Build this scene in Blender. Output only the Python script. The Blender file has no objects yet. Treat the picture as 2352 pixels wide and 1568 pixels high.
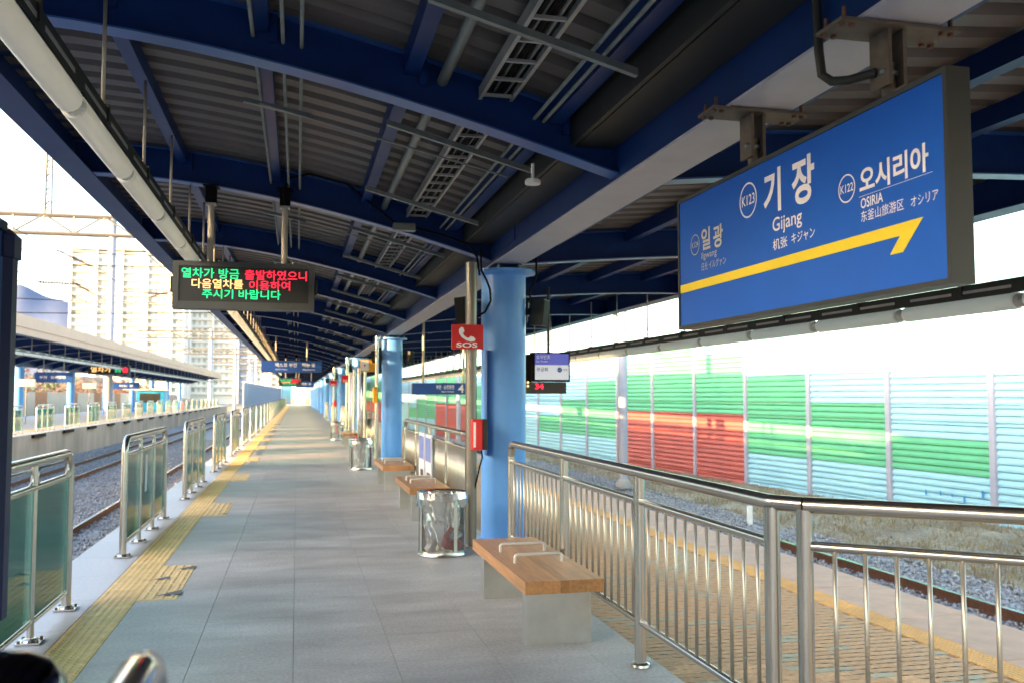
import bpy, math, random
import numpy as np
from mathutils import Vector, Matrix
random.seed(7); rng = np.random.default_rng(7)
R_ = math.radians
scn = bpy.context.scene

# ------------------------------------------------------------------ camera, sky, sun, exposure
cam_d = bpy.data.cameras.new("camera"); cam = bpy.data.objects.new("camera", cam_d)
scn.collection.objects.link(cam); scn.camera = cam
cam_d.sensor_width = 36.0; cam_d.lens = 36.0 * 2100 / 2352
cam_d.clip_start = 0.05; cam_d.clip_end = 6000
cam.location = (0, 0, 1.6)
cam.rotation_euler = (R_(90 + 3.352), 0, R_(-13.216))
cam_d.dof.use_dof = True; cam_d.dof.focus_distance = 5.5; cam_d.dof.aperture_fstop = 3.4

SUN_EL = 9.8
SUN_BEHIND = 25.0                       # degrees the sun stands behind the line straight out to the left
sd = Vector((-math.cos(R_(SUN_BEHIND)) * math.cos(R_(SUN_EL)), -math.sin(R_(SUN_BEHIND)) * math.cos(R_(SUN_EL)), math.sin(R_(SUN_EL))))
world = bpy.data.worlds.new("World"); scn.world = world; world.use_nodes = True
wn = world.node_tree.nodes; wl = world.node_tree.links; wn.clear()
sky = wn.new("ShaderNodeTexSky"); sky.sky_type = 'NISHITA'; sky.sun_disc = False
sky.sun_elevation = R_(SUN_EL); sky.sun_rotation = math.atan2(sd.x, sd.y)
sky.air_density = 1.0; sky.dust_density = 3.0; sky.ozone_density = 1.0
bg = wn.new("ShaderNodeBackground"); bg.inputs[1].default_value = 0.15
wo = wn.new("ShaderNodeOutputWorld")
wl.new(sky.outputs[0], bg.inputs[0]); wl.new(bg.outputs[0], wo.inputs[0])
sun_d = bpy.data.lights.new("sun", 'SUN'); sun = bpy.data.objects.new("sun", sun_d)
scn.collection.objects.link(sun); sun_d.energy = 2.3; sun_d.angle = R_(0.5); sun_d.color = (1.0, 0.66, 0.30)
sun.rotation_euler = sd.to_track_quat('Z', 'Y').to_euler()
scn.view_settings.view_transform = 'Standard'; scn.view_settings.look = 'None'
scn.view_settings.exposure = 3.15; scn.view_settings.gamma = 1.0; scn.view_settings.use_curve_mapping = False
scn.cycles.use_denoising = True
scn.cycles.max_bounces = 8; scn.cycles.diffuse_bounces = 5; scn.cycles.transparent_max_bounces = 24
scn.cycles.caustics_reflective = False; scn.cycles.caustics_refractive = False

# ------------------------------------------------------------------ helpers
COL = scn.collection
ORG = {}
def ordn(n):
    w = ['first', 'second', 'third', 'fourth', 'fifth', 'sixth', 'seventh', 'eighth', 'ninth', 'tenth', 'eleventh', 'twelfth', 'thirteenth',
         'fourteenth', 'fifteenth', 'sixteenth', 'seventeenth', 'eighteenth', 'nineteenth', 'twentieth']
    if n < 20: return w[n]
    t = {2: 'twenty', 3: 'thirty', 4: 'forty', 5: 'fifty', 6: 'sixty'}[(n + 1) // 10]
    return t + '-' + w[(n + 1) % 10 - 1] if (n + 1) % 10 else {30: 'thirtieth', 40: 'fortieth', 50: 'fiftieth', 60: 'sixtieth'}[n + 1]
def tag(o, label=None, cat=None, group=None, kind=None):
    if label: o['label'] = label
    if cat: o['category'] = cat
    if group: o['group'] = group
    if kind: o['kind'] = kind
    return o
def thing(name, label, cat, loc=(0, 0, 0), rz=0.0, group=None):
    o = bpy.data.objects.new(name, None); COL.objects.link(o)
    o.empty_display_size = 0.1
    o.location = loc; o.rotation_euler = (0, 0, rz); ORG[o.name] = Vector(loc) if rz == 0 else Vector(loc)
    return tag(o, label, cat, group)
class MB:
    def __init__(s): s.v = []; s.f = []
    def add(s, vs, fs):
        n = len(s.v); s.v += [tuple(p) for p in vs]; s.f += [tuple(n + i for i in f) for f in fs]; return s
    def box(s, x0, x1, y0, y1, z0, z1):
        return s.add([(x0, y0, z0), (x1, y0, z0), (x1, y1, z0), (x0, y1, z0), (x0, y0, z1), (x1, y0, z1), (x1, y1, z1), (x0, y1, z1)],
                     [(0, 3, 2, 1), (4, 5, 6, 7), (0, 1, 5, 4), (1, 2, 6, 5), (2, 3, 7, 6), (3, 0, 4, 7)])
    def bev(s, x0, x1, y0, y1, z0, z1, b=.01):
        # box with chamfered vertical and top edges
        def ring(d, z): return [(x0 + d + b, y0 + d, z), (x1 - d - b, y0 + d, z), (x1 - d, y0 + d + b, z), (x1 - d, y1 - d - b, z),
                                (x1 - d - b, y1 - d, z), (x0 + d + b, y1 - d, z), (x0 + d, y1 - d - b, z), (x0 + d, y0 + d + b, z)]
        v = ring(0, z0) + ring(0, z1 - b) + ring(b, z1)
        f = [tuple(range(7, -1, -1)), tuple(range(16, 24))]
        for k in (0, 8):
            for i in range(8): f.append((k + i, k + (i + 1) % 8, k + 8 + (i + 1) % 8, k + 8 + i))
        return s.add(v, f)
    def tube(s, pts, r, n=10, caps=True):
        pts = [Vector(p) for p in pts]; rings = []
        rr = r if isinstance(r, (list, tuple)) else [r] * len(pts)
        u = None
        for i, p in enumerate(pts):
            d = (pts[min(i + 1, len(pts) - 1)] - pts[max(i - 1, 0)]).normalized()
            if u is None:
                u = d.cross(Vector((0, 0, 1)))
                if u.length < 1e-3: u = Vector((1, 0, 0))
            u = (u - d * u.dot(d)).normalized(); w = d.cross(u)
            rings.append([p + (u * math.cos(2 * math.pi * k / n) + w * math.sin(2 * math.pi * k / n)) * rr[i] for k in range(n)])
        v = [q for g in rings for q in g]; f = []
        for i in range(len(pts) - 1):
            for k in range(n): f.append((i * n + k, i * n + (k + 1) % n, (i + 1) * n + (k + 1) % n, (i + 1) * n + k))
        if caps: f.append(tuple(range(n - 1, -1, -1))); f.append(tuple((len(pts) - 1) * n + k for k in range(n)))
        return s.add(v, f)
    def lathe(s, c, prof, n=24, cap=True):
        v = []; f = []
        for r, z in prof:
            v += [(c[0] + r * math.cos(2 * math.pi * k / n), c[1] + r * math.sin(2 * math.pi * k / n), c[2] + z) for k in range(n)]
        for i in range(len(prof) - 1):
            for k in range(n): f.append((i * n + k, i * n + (k + 1) % n, (i + 1) * n + (k + 1) % n, (i + 1) * n + k))
        if cap: f.append(tuple(range(n - 1, -1, -1))); f.append(tuple((len(prof) - 1) * n + k for k in range(n)))
        return s.add(v, f)
    def prism(s, poly, o, u, w, d):
        # poly of 2D points in the frame (u, w) at o, extruded by vector d
        o, u, w, d = Vector(o), Vector(u), Vector(w), Vector(d)
        a = [o + u * x + w * y for x, y in poly]; n = len(a)
        return s.add(a + [p + d for p in a], [tuple(range(n - 1, -1, -1)), tuple(range(n, 2 * n))] + [(i, (i + 1) % n, n + (i + 1) % n, n + i) for i in range(n)])
    def sphere(s, c, r, n=12, m=8, sq=1.0):
        v = [(c[0], c[1], c[2] - r * sq)]; f = []
        for i in range(1, m):
            t = math.pi * i / m
            v += [(c[0] + r * math.sin(t) * math.cos(2 * math.pi * k / n), c[1] + r * math.sin(t) * math.sin(2 * math.pi * k / n), c[2] - r * sq * math.cos(t)) for k in range(n)]
        v.append((c[0], c[1], c[2] + r * sq)); L = len(v) - 1
        for k in range(n):
            f.append((0, 1 + (k + 1) % n, 1 + k)); f.append((L, L - n + k, L - n + (k + 1) % n))
        for i in range(m - 2):
            for k in range(n): f.append((1 + i * n + k, 1 + i * n + (k + 1) % n, 1 + (i + 1) * n + (k + 1) % n, 1 + (i + 1) * n + k))
        return s.add(v, f)
    def mesh(s, name, mat, org, smooth):
        me = bpy.data.meshes.new(name)
        o = Vector(org)
        me.from_pydata([(x - o.x, y - o.y, z - o.z) for x, y, z in s.v], [], s.f)
        if smooth: smooth_by_angle(me)
        if mat: me.materials.append(mat)
        return me
    def build(s, name, mat, parent=None, smooth=False, org=None):
        if parent is not None: o0 = ORG[parent.name]
        elif org is not None: o0 = Vector(org)
        else:
            a = np.array(s.v); o0 = Vector(((a[:, 0].min() + a[:, 0].max()) / 2, (a[:, 1].min() + a[:, 1].max()) / 2, a[:, 2].min()))
        me = s.mesh(name, mat, o0, smooth)
        ob = bpy.data.objects.new(name, me); COL.objects.link(ob)
        if parent is not None: ob.parent = parent
        else: ob.location = o0
        ORG[ob.name] = o0
        return ob
def smooth_by_angle(me, ang=0.7):
    n = len(me.polygons)
    me.polygons.foreach_set('use_smooth', [True] * n)
    nor = np.zeros(n * 3); me.polygons.foreach_get('normal', nor); nor = nor.reshape(-1, 3)
    ed = {}
    for p in me.polygons:
        for k in p.edge_keys: ed.setdefault(k, []).append(p.index)
    ca = math.cos(ang); sharp = [False] * len(me.edges)
    for e in me.edges:
        fs = ed.get(e.key, [])
        if len(fs) != 2 or float(np.dot(nor[fs[0]], nor[fs[1]])) < ca: sharp[e.index] = True
    at = me.attributes.get('sharp_edge') or me.attributes.new('sharp_edge', 'BOOLEAN', 'EDGE')
    at.data.foreach_set('value', sharp)
def inst(src, name, parent, loc=(0, 0, 0), rz=0.0, scale=None):
    # a further object sharing src's mesh, placed relative to parent
    o = bpy.data.objects.new(name, src.data if hasattr(src, 'data') else src); COL.objects.link(o)
    o.parent = parent; o.location = loc; o.rotation_euler = (0, 0, rz)
    if scale: o.scale = scale
    return o
def dup(root, loc, rz=None, label=None, group=None):
    kids = {}
    def cp(o, par):
        c = o.copy(); COL.objects.link(c)
        if par is not None: c.parent = par
        for ch in KIDS.get(o.name, []): cp(ch, c)
        return c
    r = cp(root, None); r.location = loc; ORG[r.name] = Vector(loc)
    if rz is not None: r.rotation_euler = (0, 0, rz)
    if label: r['label'] = label
    if group: r['group'] = group
    return r
KIDS = {}
def index_kids(root):
    KIDS.clear()
    def walk(o):
        KIDS[o.name] = list(o.children)
        for c in o.children: walk(c)
    walk(root)
def mesh_np(name, V, F4, mat, parent=None, kind=None, loc=(0, 0, 0)):
    me = bpy.data.meshes.new(name); nv, nf, k = len(V), len(F4), F4.shape[1]
    me.vertices.add(nv); me.vertices.foreach_set('co', np.asarray(V, np.float32).ravel())
    me.loops.add(nf * k); me.loops.foreach_set('vertex_index', np.asarray(F4, np.int32).ravel())
    me.polygons.add(nf); me.polygons.foreach_set('loop_start', np.arange(nf, dtype=np.int32) * k)
    me.polygons.foreach_set('loop_total', np.full(nf, k, np.int32)); me.update(calc_edges=True)
    me.materials.append(mat); o = bpy.data.objects.new(name, me); COL.objects.link(o); o.location = loc
    if parent is not None: o.parent = parent
    if kind: o['kind'] = kind
    ORG[o.name] = Vector(loc)
    return o

# ------------------------------------------------------------------ materials
def M(name, col, rough=.5, metal=0.0, var=.12, scale=4.0, bump=0.0, bscale=60.0, rnd=0.0, col2=None, coat=0.0, detail=4.0, stretch=None, rvar=.12, spec=.5, grain=0.0, gscale=90.0):
    m = bpy.data.materials.new(name); m.use_nodes = True
    nt = m.node_tree; N = nt.nodes; L = nt.links; p = N['Principled BSDF']
    p.inputs['Metallic'].default_value = metal; p.inputs['Specular IOR Level'].default_value = spec
    if coat: p.inputs['Coat Weight'].default_value = coat; p.inputs['Coat Roughness'].default_value = .12
    geo = N.new('ShaderNodeNewGeometry'); vec = geo.outputs['Position']
    if stretch:
        mp = N.new('ShaderNodeMapping'); mp.inputs['Scale'].default_value = stretch; L.new(vec, mp.inputs[0]); vec = mp.outputs[0]
    nz = N.new('ShaderNodeTexNoise'); nz.inputs['Scale'].default_value = scale; nz.inputs['Detail'].default_value = detail; nz.inputs['Roughness'].default_value = .62
    L.new(vec, nz.inputs['Vector'])
    rp = N.new('ShaderNodeMapRange'); rp.inputs[1].default_value = .3; rp.inputs[2].default_value = .7; L.new(nz.outputs[0], rp.inputs[0])
    mx = N.new('ShaderNodeMix'); mx.data_type = 'RGBA'; L.new(rp.outputs[0], mx.inputs[0])
    c = Vector(col); lo = c * (1 - var); hi = Vector(col2) if col2 else c * (1 + var)
    mx.inputs[6].default_value = (*lo, 1); mx.inputs[7].default_value = (min(hi[0], 1), min(hi[1], 1), min(hi[2], 1), 1)
    out = mx.outputs[2]
    if rnd:
        oi = N.new('ShaderNodeObjectInfo'); r2 = N.new('ShaderNodeMapRange'); r2.inputs[3].default_value = 1 - rnd; r2.inputs[4].default_value = 1 + rnd
        L.new(oi.outputs['Random'], r2.inputs[0])
        hs = N.new('ShaderNodeHueSaturation'); L.new(r2.outputs[0], hs.inputs['Value']); L.new(out, hs.inputs['Color']); out = hs.outputs[0]
    if grain:
        ng = N.new('ShaderNodeTexNoise'); ng.inputs['Scale'].default_value = gscale; ng.inputs['Detail'].default_value = 2.5; L.new(geo.outputs['Position'], ng.inputs['Vector'])
        rg = N.new('ShaderNodeMapRange'); rg.inputs[1].default_value = .3; rg.inputs[2].default_value = .7; rg.inputs[3].default_value = 1 - grain; rg.inputs[4].default_value = 1 + grain; L.new(ng.outputs[0], rg.inputs[0])
        hg = N.new('ShaderNodeHueSaturation'); L.new(rg.outputs[0], hg.inputs['Value']); L.new(out, hg.inputs['Color']); out = hg.outputs[0]
    L.new(out, p.inputs['Base Color'])
    r3 = N.new('ShaderNodeMapRange'); r3.inputs[3].default_value = max(rough - rvar * rough, .02); r3.inputs[4].default_value = min(rough + rvar * rough, 1)
    L.new(nz.outputs[0], r3.inputs[0]); L.new(r3.outputs[0], p.inputs['Roughness'])
    if bump:
        nb = N.new('ShaderNodeTexNoise'); nb.inputs['Scale'].default_value = bscale; nb.inputs['Detail'].default_value = 3; L.new(vec, nb.inputs['Vector'])
        b = N.new('ShaderNodeBump'); b.inputs['Strength'].default_value = bump; b.inputs['Distance'].default_value = .01
        L.new(nb.outputs[0], b.inputs['Height']); L.new(b.outputs[0], p.inputs['Normal'])
    return m
def emis(name, col, strength):
    m = bpy.data.materials.new(name); m.use_nodes = True; p = m.node_tree.nodes['Principled BSDF']
    p.inputs['Base Color'].default_value = (*[c * .5 for c in col], 1); p.inputs['Emission Color'].default_value = (*col, 1); p.inputs['Emission Strength'].default_value = strength
    return m
def clear(name, tint, gloss=.08, rough=.03, haze=0.0, hazecol=(.8, .8, .8), ior=1.5):
    m = bpy.data.materials.new(name); m.use_nodes = True; nt = m.node_tree; N = nt.nodes; L = nt.links; N.clear()
    tr = N.new('ShaderNodeBsdfTransparent'); tr.inputs[0].default_value = (*tint, 1)
    src = tr.outputs[0]
    if haze:
        df = N.new('ShaderNodeBsdfDiffuse'); df.inputs[0].default_value = (*hazecol, 1); m0 = N.new('ShaderNodeMixShader'); m0.inputs[0].default_value = haze
        L.new(src, m0.inputs[1]); L.new(df.outputs[0], m0.inputs[2]); src = m0.outputs[0]
    gl = N.new('ShaderNodeBsdfGlossy'); gl.inputs['Roughness'].default_value = rough
    fr = N.new('ShaderNodeFresnel'); fr.inputs[0].default_value = ior
    ad = N.new('ShaderNodeMath'); ad.operation = 'ADD'; ad.inputs[1].default_value = gloss; ad.use_clamp = True; L.new(fr.outputs[0], ad.inputs[0])
    mx = N.new('ShaderNodeMixShader'); L.new(ad.outputs[0], mx.inputs[0]); L.new(src, mx.inputs[1]); L.new(gl.outputs[0], mx.inputs[2])
    o = N.new('ShaderNodeOutputMaterial'); L.new(mx.outputs[0], o.inputs[0])
    return m
m_navy = M('navy_steel_paint', (.006, .031, .145), .38, var=.14, scale=2.5, rvar=.2, spec=.22)
m_navyfl = M('navy_flange_bounce_lit', (.026, .095, .33), .34, var=.1, scale=2.5, spec=.75)  # same navy, lightened to carry light bounced up from the floor
m_blue = M('column_blue_paint', (.13, .37, .88), .32, var=.045, scale=1.6, spec=.4, grain=.04, gscale=8)
m_flange = M('pale_grey_blue_paint', (.42, .43, .52), .45, var=.08)
m_deck = M('galvanised_deck', (.135, .118, .112), .5, metal=.15, var=.12, scale=3)
m_black = M('black_gutter', (.006, .0055, .005), .6, spec=.1)
m_dark = M('dark_grey_metal', (.028, .030, .028), .5, spec=.3)
m_galv = M('galvanised_steel', (.20, .225, .22), .42, metal=.5, var=.15, scale=12)
m_tray = M('pale_tray_steel', (.42, .42, .41), .4, metal=.3)
m_cable = M('black_cable', (.004, .004, .0045), .6, spec=.1)
m_inox = M('brushed_stainless', (.52, .50, .465), .26, metal=1.0, var=.04, scale=3, rvar=.12)
m_inoxd = M('stainless_sheet', (.56, .55, .52), .34, metal=.9, var=.08, scale=8)
m_tile = M('grey_stone_tile', (.43, .418, .41), .50, var=.24, scale=1.9, grain=.16, gscale=45, bump=.06, bscale=220, rnd=.045, stretch=(.55, 1.25, 1), rvar=.45, detail=7)
m_joint = M('dark_joint_mortar', (.36, .27, .18), .8)
m_cope = M('granite_coping', (.52, .52, .55), .5, var=.1, scale=30, rnd=.04)
m_tac = M('yellow_tactile_tile', (.82, .575, .26), .55, var=.16, scale=9, rnd=.07)
m_tacwear = M('worn_grey_patch', (.16, .17, .19), .7)
m_conc = M('weathered_concrete', (.36, .34, .32), .8, var=.25, scale=1.2, bump=.2, bscale=30)
m_concpink = M('pinkish_concrete_edge', (.62, .385, .255), .75, var=.12, scale=3, rnd=.04)
m_pav = M('tan_paver', (.80, .455, .215), .8, var=.12, scale=25, rnd=.16, grain=.12)
m_pavg = M('green_paver', (.56, .48, .30), .8, var=.12, scale=25, rnd=.10)
m_tacor = M('orange_tactile_tile', (.80, .43, .11), .6, rnd=.06)
m_ball = M('granite_ballast', (.27, .275, .30), .85, var=.55, scale=14, col2=(.50, .50, .53))
m_rust = M('rusty_rail', (.13, .06, .035), .75, var=.3, scale=12)
m_railtop = M('polished_rail_head', (.55, .55, .56), .22, metal=1)
m_sleeper = M('concrete_sleeper', (.33, .30, .27), .85, var=.2, scale=10)
m_soil = M('dry_soil', (.27, .205, .15), .95, var=.35, scale=.8, col2=(.36, .31, .23), grain=.3, gscale=14, bump=.4, bscale=8)
m_wood = M('varnished_bench_wood', (.45, .225, .095), .34, var=.24, scale=5, rnd=.20, stretch=(7, .6, 7), spec=.3)
m_nb = M('pale_blue_barrier_panel', (.33, .60, .71), .4, var=.05, scale=1, spec=.15)
m_ng = M('green_barrier_panel', (.13, .46, .26), .4, var=.06, scale=1, spec=.15)
m_nr = M('red_barrier_panel', (.48, .125, .10), .42, var=.06, scale=1, spec=.15)
m_npost = M('lavender_grey_post', (.36, .37, .45), .5, var=.06)
m_white = M('white_paint', (.78, .78, .76), .45, var=.04)
m_red = M('red_enamel', (.62, .012, .02), .3, var=.05)
m_signb = M('sign_blue_face', (.012, .115, .58), .3, var=.03, spec=.25)
m_signb2 = M('small_sign_blue', (.018, .085, .36), .35, var=.04)
m_frame = M('bronze_grey_frame', (.055, .053, .048), .42, metal=.3)
m_letter = M('white_lettering', (.95, .93, .99), .4, var=.02)
m_lettery = M('faded_cream_lettering', (.60, .57, .50), .4, var=.02)
m_yel = M('yellow_arrow_print', (.90, .69, .02), .4, var=.03)
m_rustbr = M('brown_bracket_steel', (.11, .085, .065), .6, var=.25, scale=15)
m_lamp = M('frosted_lamp_cover', (.84, .84, .82), .3, var=.04, scale=6)
_n = m_lamp.node_tree; _t = _n.nodes.new('ShaderNodeBsdfTranslucent'); _t.inputs[0].default_value = (.86, .87, .85, 1); _x = _n.nodes.new('ShaderNodeMixShader'); _x.inputs[0].default_value = .5
_o = _n.nodes['Material Output']; _n.links.new(_n.nodes['Principled BSDF'].outputs[0], _x.inputs[1]); _n.links.new(_t.outputs[0], _x.inputs[2]); _n.links.new(_x.outputs[0], _o.inputs[0])
m_lampend = clear('clear_lamp_end', (.85, .9, .86), .1, haze=.5)
m_fglass = clear('green_tinted_glass', (.74, .97, .94), .0, rough=.015, haze=.19, hazecol=(.14, .78, .72), ior=1.27)
m_bag = clear('clear_bag_film', (.96, .97, .98), .04, rough=.12, haze=.07)
m_mesh = clear('clear_drum_wall', (.90, .91, .92), .03, rough=.15, haze=.10, hazecol=(.5, .5, .5))
m_bglass = clear('pale_blue_barrier_glass', (.40, .62, .80), .06, haze=.55, hazecol=(.14, .36, .62))
m_led_case = M('dark_led_case', (.06, .065, .065), .5, var=.08)
m_led_face = M('black_led_face', (.02, .02, .021), .4)
e_red = emis('led_red', (1.0, .02, .05), .24); e_green = emis('led_green', (.01, .85, .28), .17); e_amber = emis('led_amber', (1.0, .55, .2), .22)
e_scr = emis('screen_white', (.55, .57, .60), .10); e_scrb = emis('screen_blue', (.10, .11, .42), .10)
m_navyp = M('dark_navy_board', (.008, .055, .19), .5, var=.1, spec=.2)
m_navyf = M('black_navy_frame', (.009, .014, .065), .5, var=.1, spec=.25)
m_pinkroof = M('warm_lit_fascia_sheet', (.50, .31, .225), .5, var=.08, scale=1)  # white fascia; warm reflected light is put into this peach base
m_apt = M('cream_apartment_wall', (.86, .80, .71), .8, var=.06, scale=.15)
m_apt2 = M('bluegrey_apartment_wall', (.45, .50, .62), .8, var=.06, scale=.15)
m_win = M('apartment_window_glass', (.44, .47, .48), .3, var=.2, scale=.3, rnd=.25)
m_orange = M('orange_panel', (.70, .32, .02), .4)
m_hill = M('wooded_hill_haze_blue', (.13, .165, .27), .95, var=.2, scale=.02, col2=(.15, .185, .28))  # distance haze is put into this blue base, no volume in the air
m_bank = M('reddish_winter_bank', (.26, .16, .13), .95, var=.4, scale=.6, col2=(.32, .24, .16), bump=.5, bscale=3)
m_twig = M('reddish_bare_twigs', (.24, .13, .10), .9, rnd=.2)
m_ever = M('dark_evergreen_leaves', (.05, .085, .035), .7, rnd=.2)
m_bark = M('brown_bark', (.12, .09, .07), .9)
m_grass1 = M('dry_straw_grass', (.34, .25, .155), .9, var=.3, scale=3, col2=(.30, .26, .13))
m_cat = M('catenary_steel', (.16, .15, .14), .5, metal=.2)
m_insul = M('brown_insulator', (.10, .055, .045), .35)
m_skyb = M('bright_blue_paint', (.03, .33, .62), .4)
m_paper = M('poster_paper', (.70, .72, .82), .5, var=.05)
m_posterb = M('poster_blue_print', (.16, .22, .55), .5, var=.3, scale=20)
m_litter = M('red_wrapper', (.42, .05, .05), .5, var=.3, scale=30)
m_litter2 = M('pale_crumpled_paper', (.62, .63, .68), .6, var=.2, scale=30)
m_chromed = M('dark_polished_steel', (.05, .05, .06), .12, metal=1.0, var=.05)
m_beige = M('beige_painted_pole', (.52, .46, .36), .45)
m_armbar = M('satin_cast_metal', (.62, .62, .61), .5, metal=.35, var=.05)
m_balu = M('satin_steel_bar', (.50, .46, .40), .36, metal=.8, var=.05)
m_polesteel = M('dull_steel_pole', (.22, .205, .185), .36, metal=.9, var=.05)
m_concwarm = M('stained_warm_concrete', (.46, .36, .27), .85, var=.25, scale=.8, stretch=(1, 1, .3))
m_chrome = M('chromed_tube', (.66, .66, .66), .09, metal=1.0, var=.03)
m_graf = M('blue_spray_paint', (.05, .30, .62), .6)

# ------------------------------------------------------------------ lettering
def text_geo(s, bold=0.0):
    cu = bpy.data.curves.new('t', 'FONT'); cu.body = s; cu.size = 1.0; cu.offset = bold; cu.resolution_u = 4
    ob = bpy.data.objects.new('t', cu); COL.objects.link(ob)
    dg = bpy.context.evaluated_depsgraph_get(); me = ob.evaluated_get(dg).to_mesh()
    V = [tuple(v.co) for v in me.vertices]; F = [tuple(p.vertices) for p in me.polygons]
    ob.evaluated_get(dg).to_mesh_clear(); bpy.data.objects.remove(ob); bpy.data.curves.remove(cu)
    return V, F
def lettering(s, o, u, w, x0, x1, y0, y1, mat, parent, bold=0.0, name='lettering'):
    # text stretched into the rectangle x0..x1, y0..y1 of the plane (o; u, w)
    V, F = text_geo(s, bold)
    if not V: return None
    a = np.array(V); mn = a.min(0); mxx = a.max(0); o, u, w = Vector(o), Vector(u), Vector(w)
    mb = MB(); vs = []
    for x, y, z in V:
        fx = x0 + (x - mn[0]) / max(mxx[0] - mn[0], 1e-6) * (x1 - x0); fy = y0 + (y - mn[1]) / max(mxx[1] - mn[1], 1e-6) * (y1 - y0)
        vs.append(o + u * fx + w * fy)
    mb.add(vs, F)
    return mb.build(name, mat, parent)
def disc_ring(o, u, w, cx, cy, ro, ri, n=32):
    o, u, w = Vector(o), Vector(u), Vector(w); v = []; f = []
    for k in range(n):
        a = 2 * math.pi * k / n
        for r in (ro, ri): v.append(o + u * (cx + r * math.cos(a)) + w * (cy + r * math.sin(a)))
    for k in range(n): f.append((2 * k, 2 * ((k + 1) % n), 2 * ((k + 1) % n) + 1, 2 * k + 1))
    return MB().add(v, f)

# ================================================================== THE SETTING
g = MB().box(-3000, 3000, -400, 5000, -2.2, -1.62).build('ground', m_soil); tag(g, kind='structure')

# ---- own platform: slab, tiles, coping, tactile tiles
PY0, PY1 = -8.0, 165.0
pl = MB().box(-2.06, 2.14, PY0, PY1, -1.6, -.03).build('platform', m_conc); tag(pl, kind='structure')
tile_me = MB().bev(-.2985, .2985, -.3135, .3135, -.035, 0, .0008).mesh('floor_tile', m_tile, (0, 0, 0), False)
po = ORG[pl.name]
far = MB(); cnt = 0
TX = [-.9, -.3, .3, .9, 1.5]
jrow = 0; y = 2.15
while y < PY1 - .4:
    for tx in TX:
        if y < 33: inst(tile_me, 'floor_tile', pl, Vector((tx, y, 0)) - po); cnt += 1
        else: far.box(tx - .2985, tx + .2985, y - .3135, y + .3135, -.029, 0)
    if y < 33:
        o = inst(tile_me, 'floor_tile', pl, Vector((1.965, y, 0)) - po, scale=(.55, 1, 1)); cnt += 1
    else: far.box(1.801, 2.129, y - .3135, y + .3135, -.029, 0)
    y += .63
far.build('distant_floor_tiles', m_tile, pl)['kind'] = 'stuff'
MB().box(-2.05, 2.13, PY0, 1.83, -.03, -.001).build('rear_floor', m_tile, pl)
cope_me = MB().bev(-.3, .3, -.497, .497, -.18, 0, .006).mesh('coping_stone', m_cope, (0, 0, 0), False)
for i in range(60): inst(cope_me, 'coping_stone', pl, Vector((-1.803, 2.35 + i, 0)) - po)
MB().box(-2.103, -1.503, 61.85, PY1, -.18, 0).build('distant_coping', m_cope, pl)
MB().box(-2.103, -1.503, PY0, 1.85, -.18, -.001).build('rear_coping', m_cope, pl)
def tactile_mesh(name, mat, bars=False, n=6, wx=.149, wy=.149):
    mb = MB().bev(-wx, wx, -wy, wy, -.03, .004, .002)
    if bars:
        for i in range(4):
            x = -.105 + i * .07
            mb.add([(x - .016, -.135, .004), (x + .016, -.135, .004), (x + .016, .135, .004), (x - .016, .135, .004), (x - .008, -.128, .010), (x + .008, -.128, .010), (x + .008, .128, .010), (x - .008, .128, .010)],
                   [(4, 5, 6, 7), (0, 1, 5, 4), (1, 2, 6, 5), (2, 3, 7, 6), (3, 0, 4, 7)])
    else:
        for i in range(n):
            for j in range(n):
                x = -.125 + i * .25 / (n - 1); yy = -.125 + j * .25 / (n - 1)
                mb.add([(x - .016, yy - .016, .004), (x + .016, yy - .016, .004), (x + .016, yy + .016, .004), (x - .016, yy + .016, .004), (x - .008, yy - .008, .010), (x + .008, yy - .008, .010), (x + .008, yy + .008, .010), (x - .008, yy + .008, .010)],
                       [(4, 5, 6, 7), (0, 1, 5, 4), (1, 2, 6, 5), (2, 3, 7, 6), (3, 0, 4, 7)])
    return mb.mesh(name, mat, (0, 0, 0), False)
tac_me = tactile_mesh('tactile_tile', m_tac)
bar_me = tactile_mesh('guide_bar_tile', m_tac, True)
for i in range(120): inst(tac_me, 'tactile_tile', pl, Vector((-1.35, 2.0 + i * .3, .001)) - po)
MB().box(-1.499, -1.201, 37.85, PY1, -.03, .006).build('distant_tactile_strip', m_tac, pl)
for k in range(-1, 26):
    ys = 7.7 + 5.13 * k
    for j in range(5):
        if ys + j * .3 > 2.4: inst(bar_me, 'guide_bar_tile', pl, Vector((-1.05, ys + .15 + j * .3, .0012)) - po)
# worn patches on the nearest extension
for px, py, s in ((-1.11, 8.55, .085), (-.955, 7.90, .12), (-.955, 9.02, .10), (-.95, 12.98, .07), (-.95, 14.15, .06)):
    w = MB().add([(px - s, py - s * .7, .0125), (px + s * .6, py - s * .5, .0125), (px + s * .5, py + s, .0125)], [(0, 1, 2)]).build('worn_patch', m_tacwear, pl)

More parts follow.
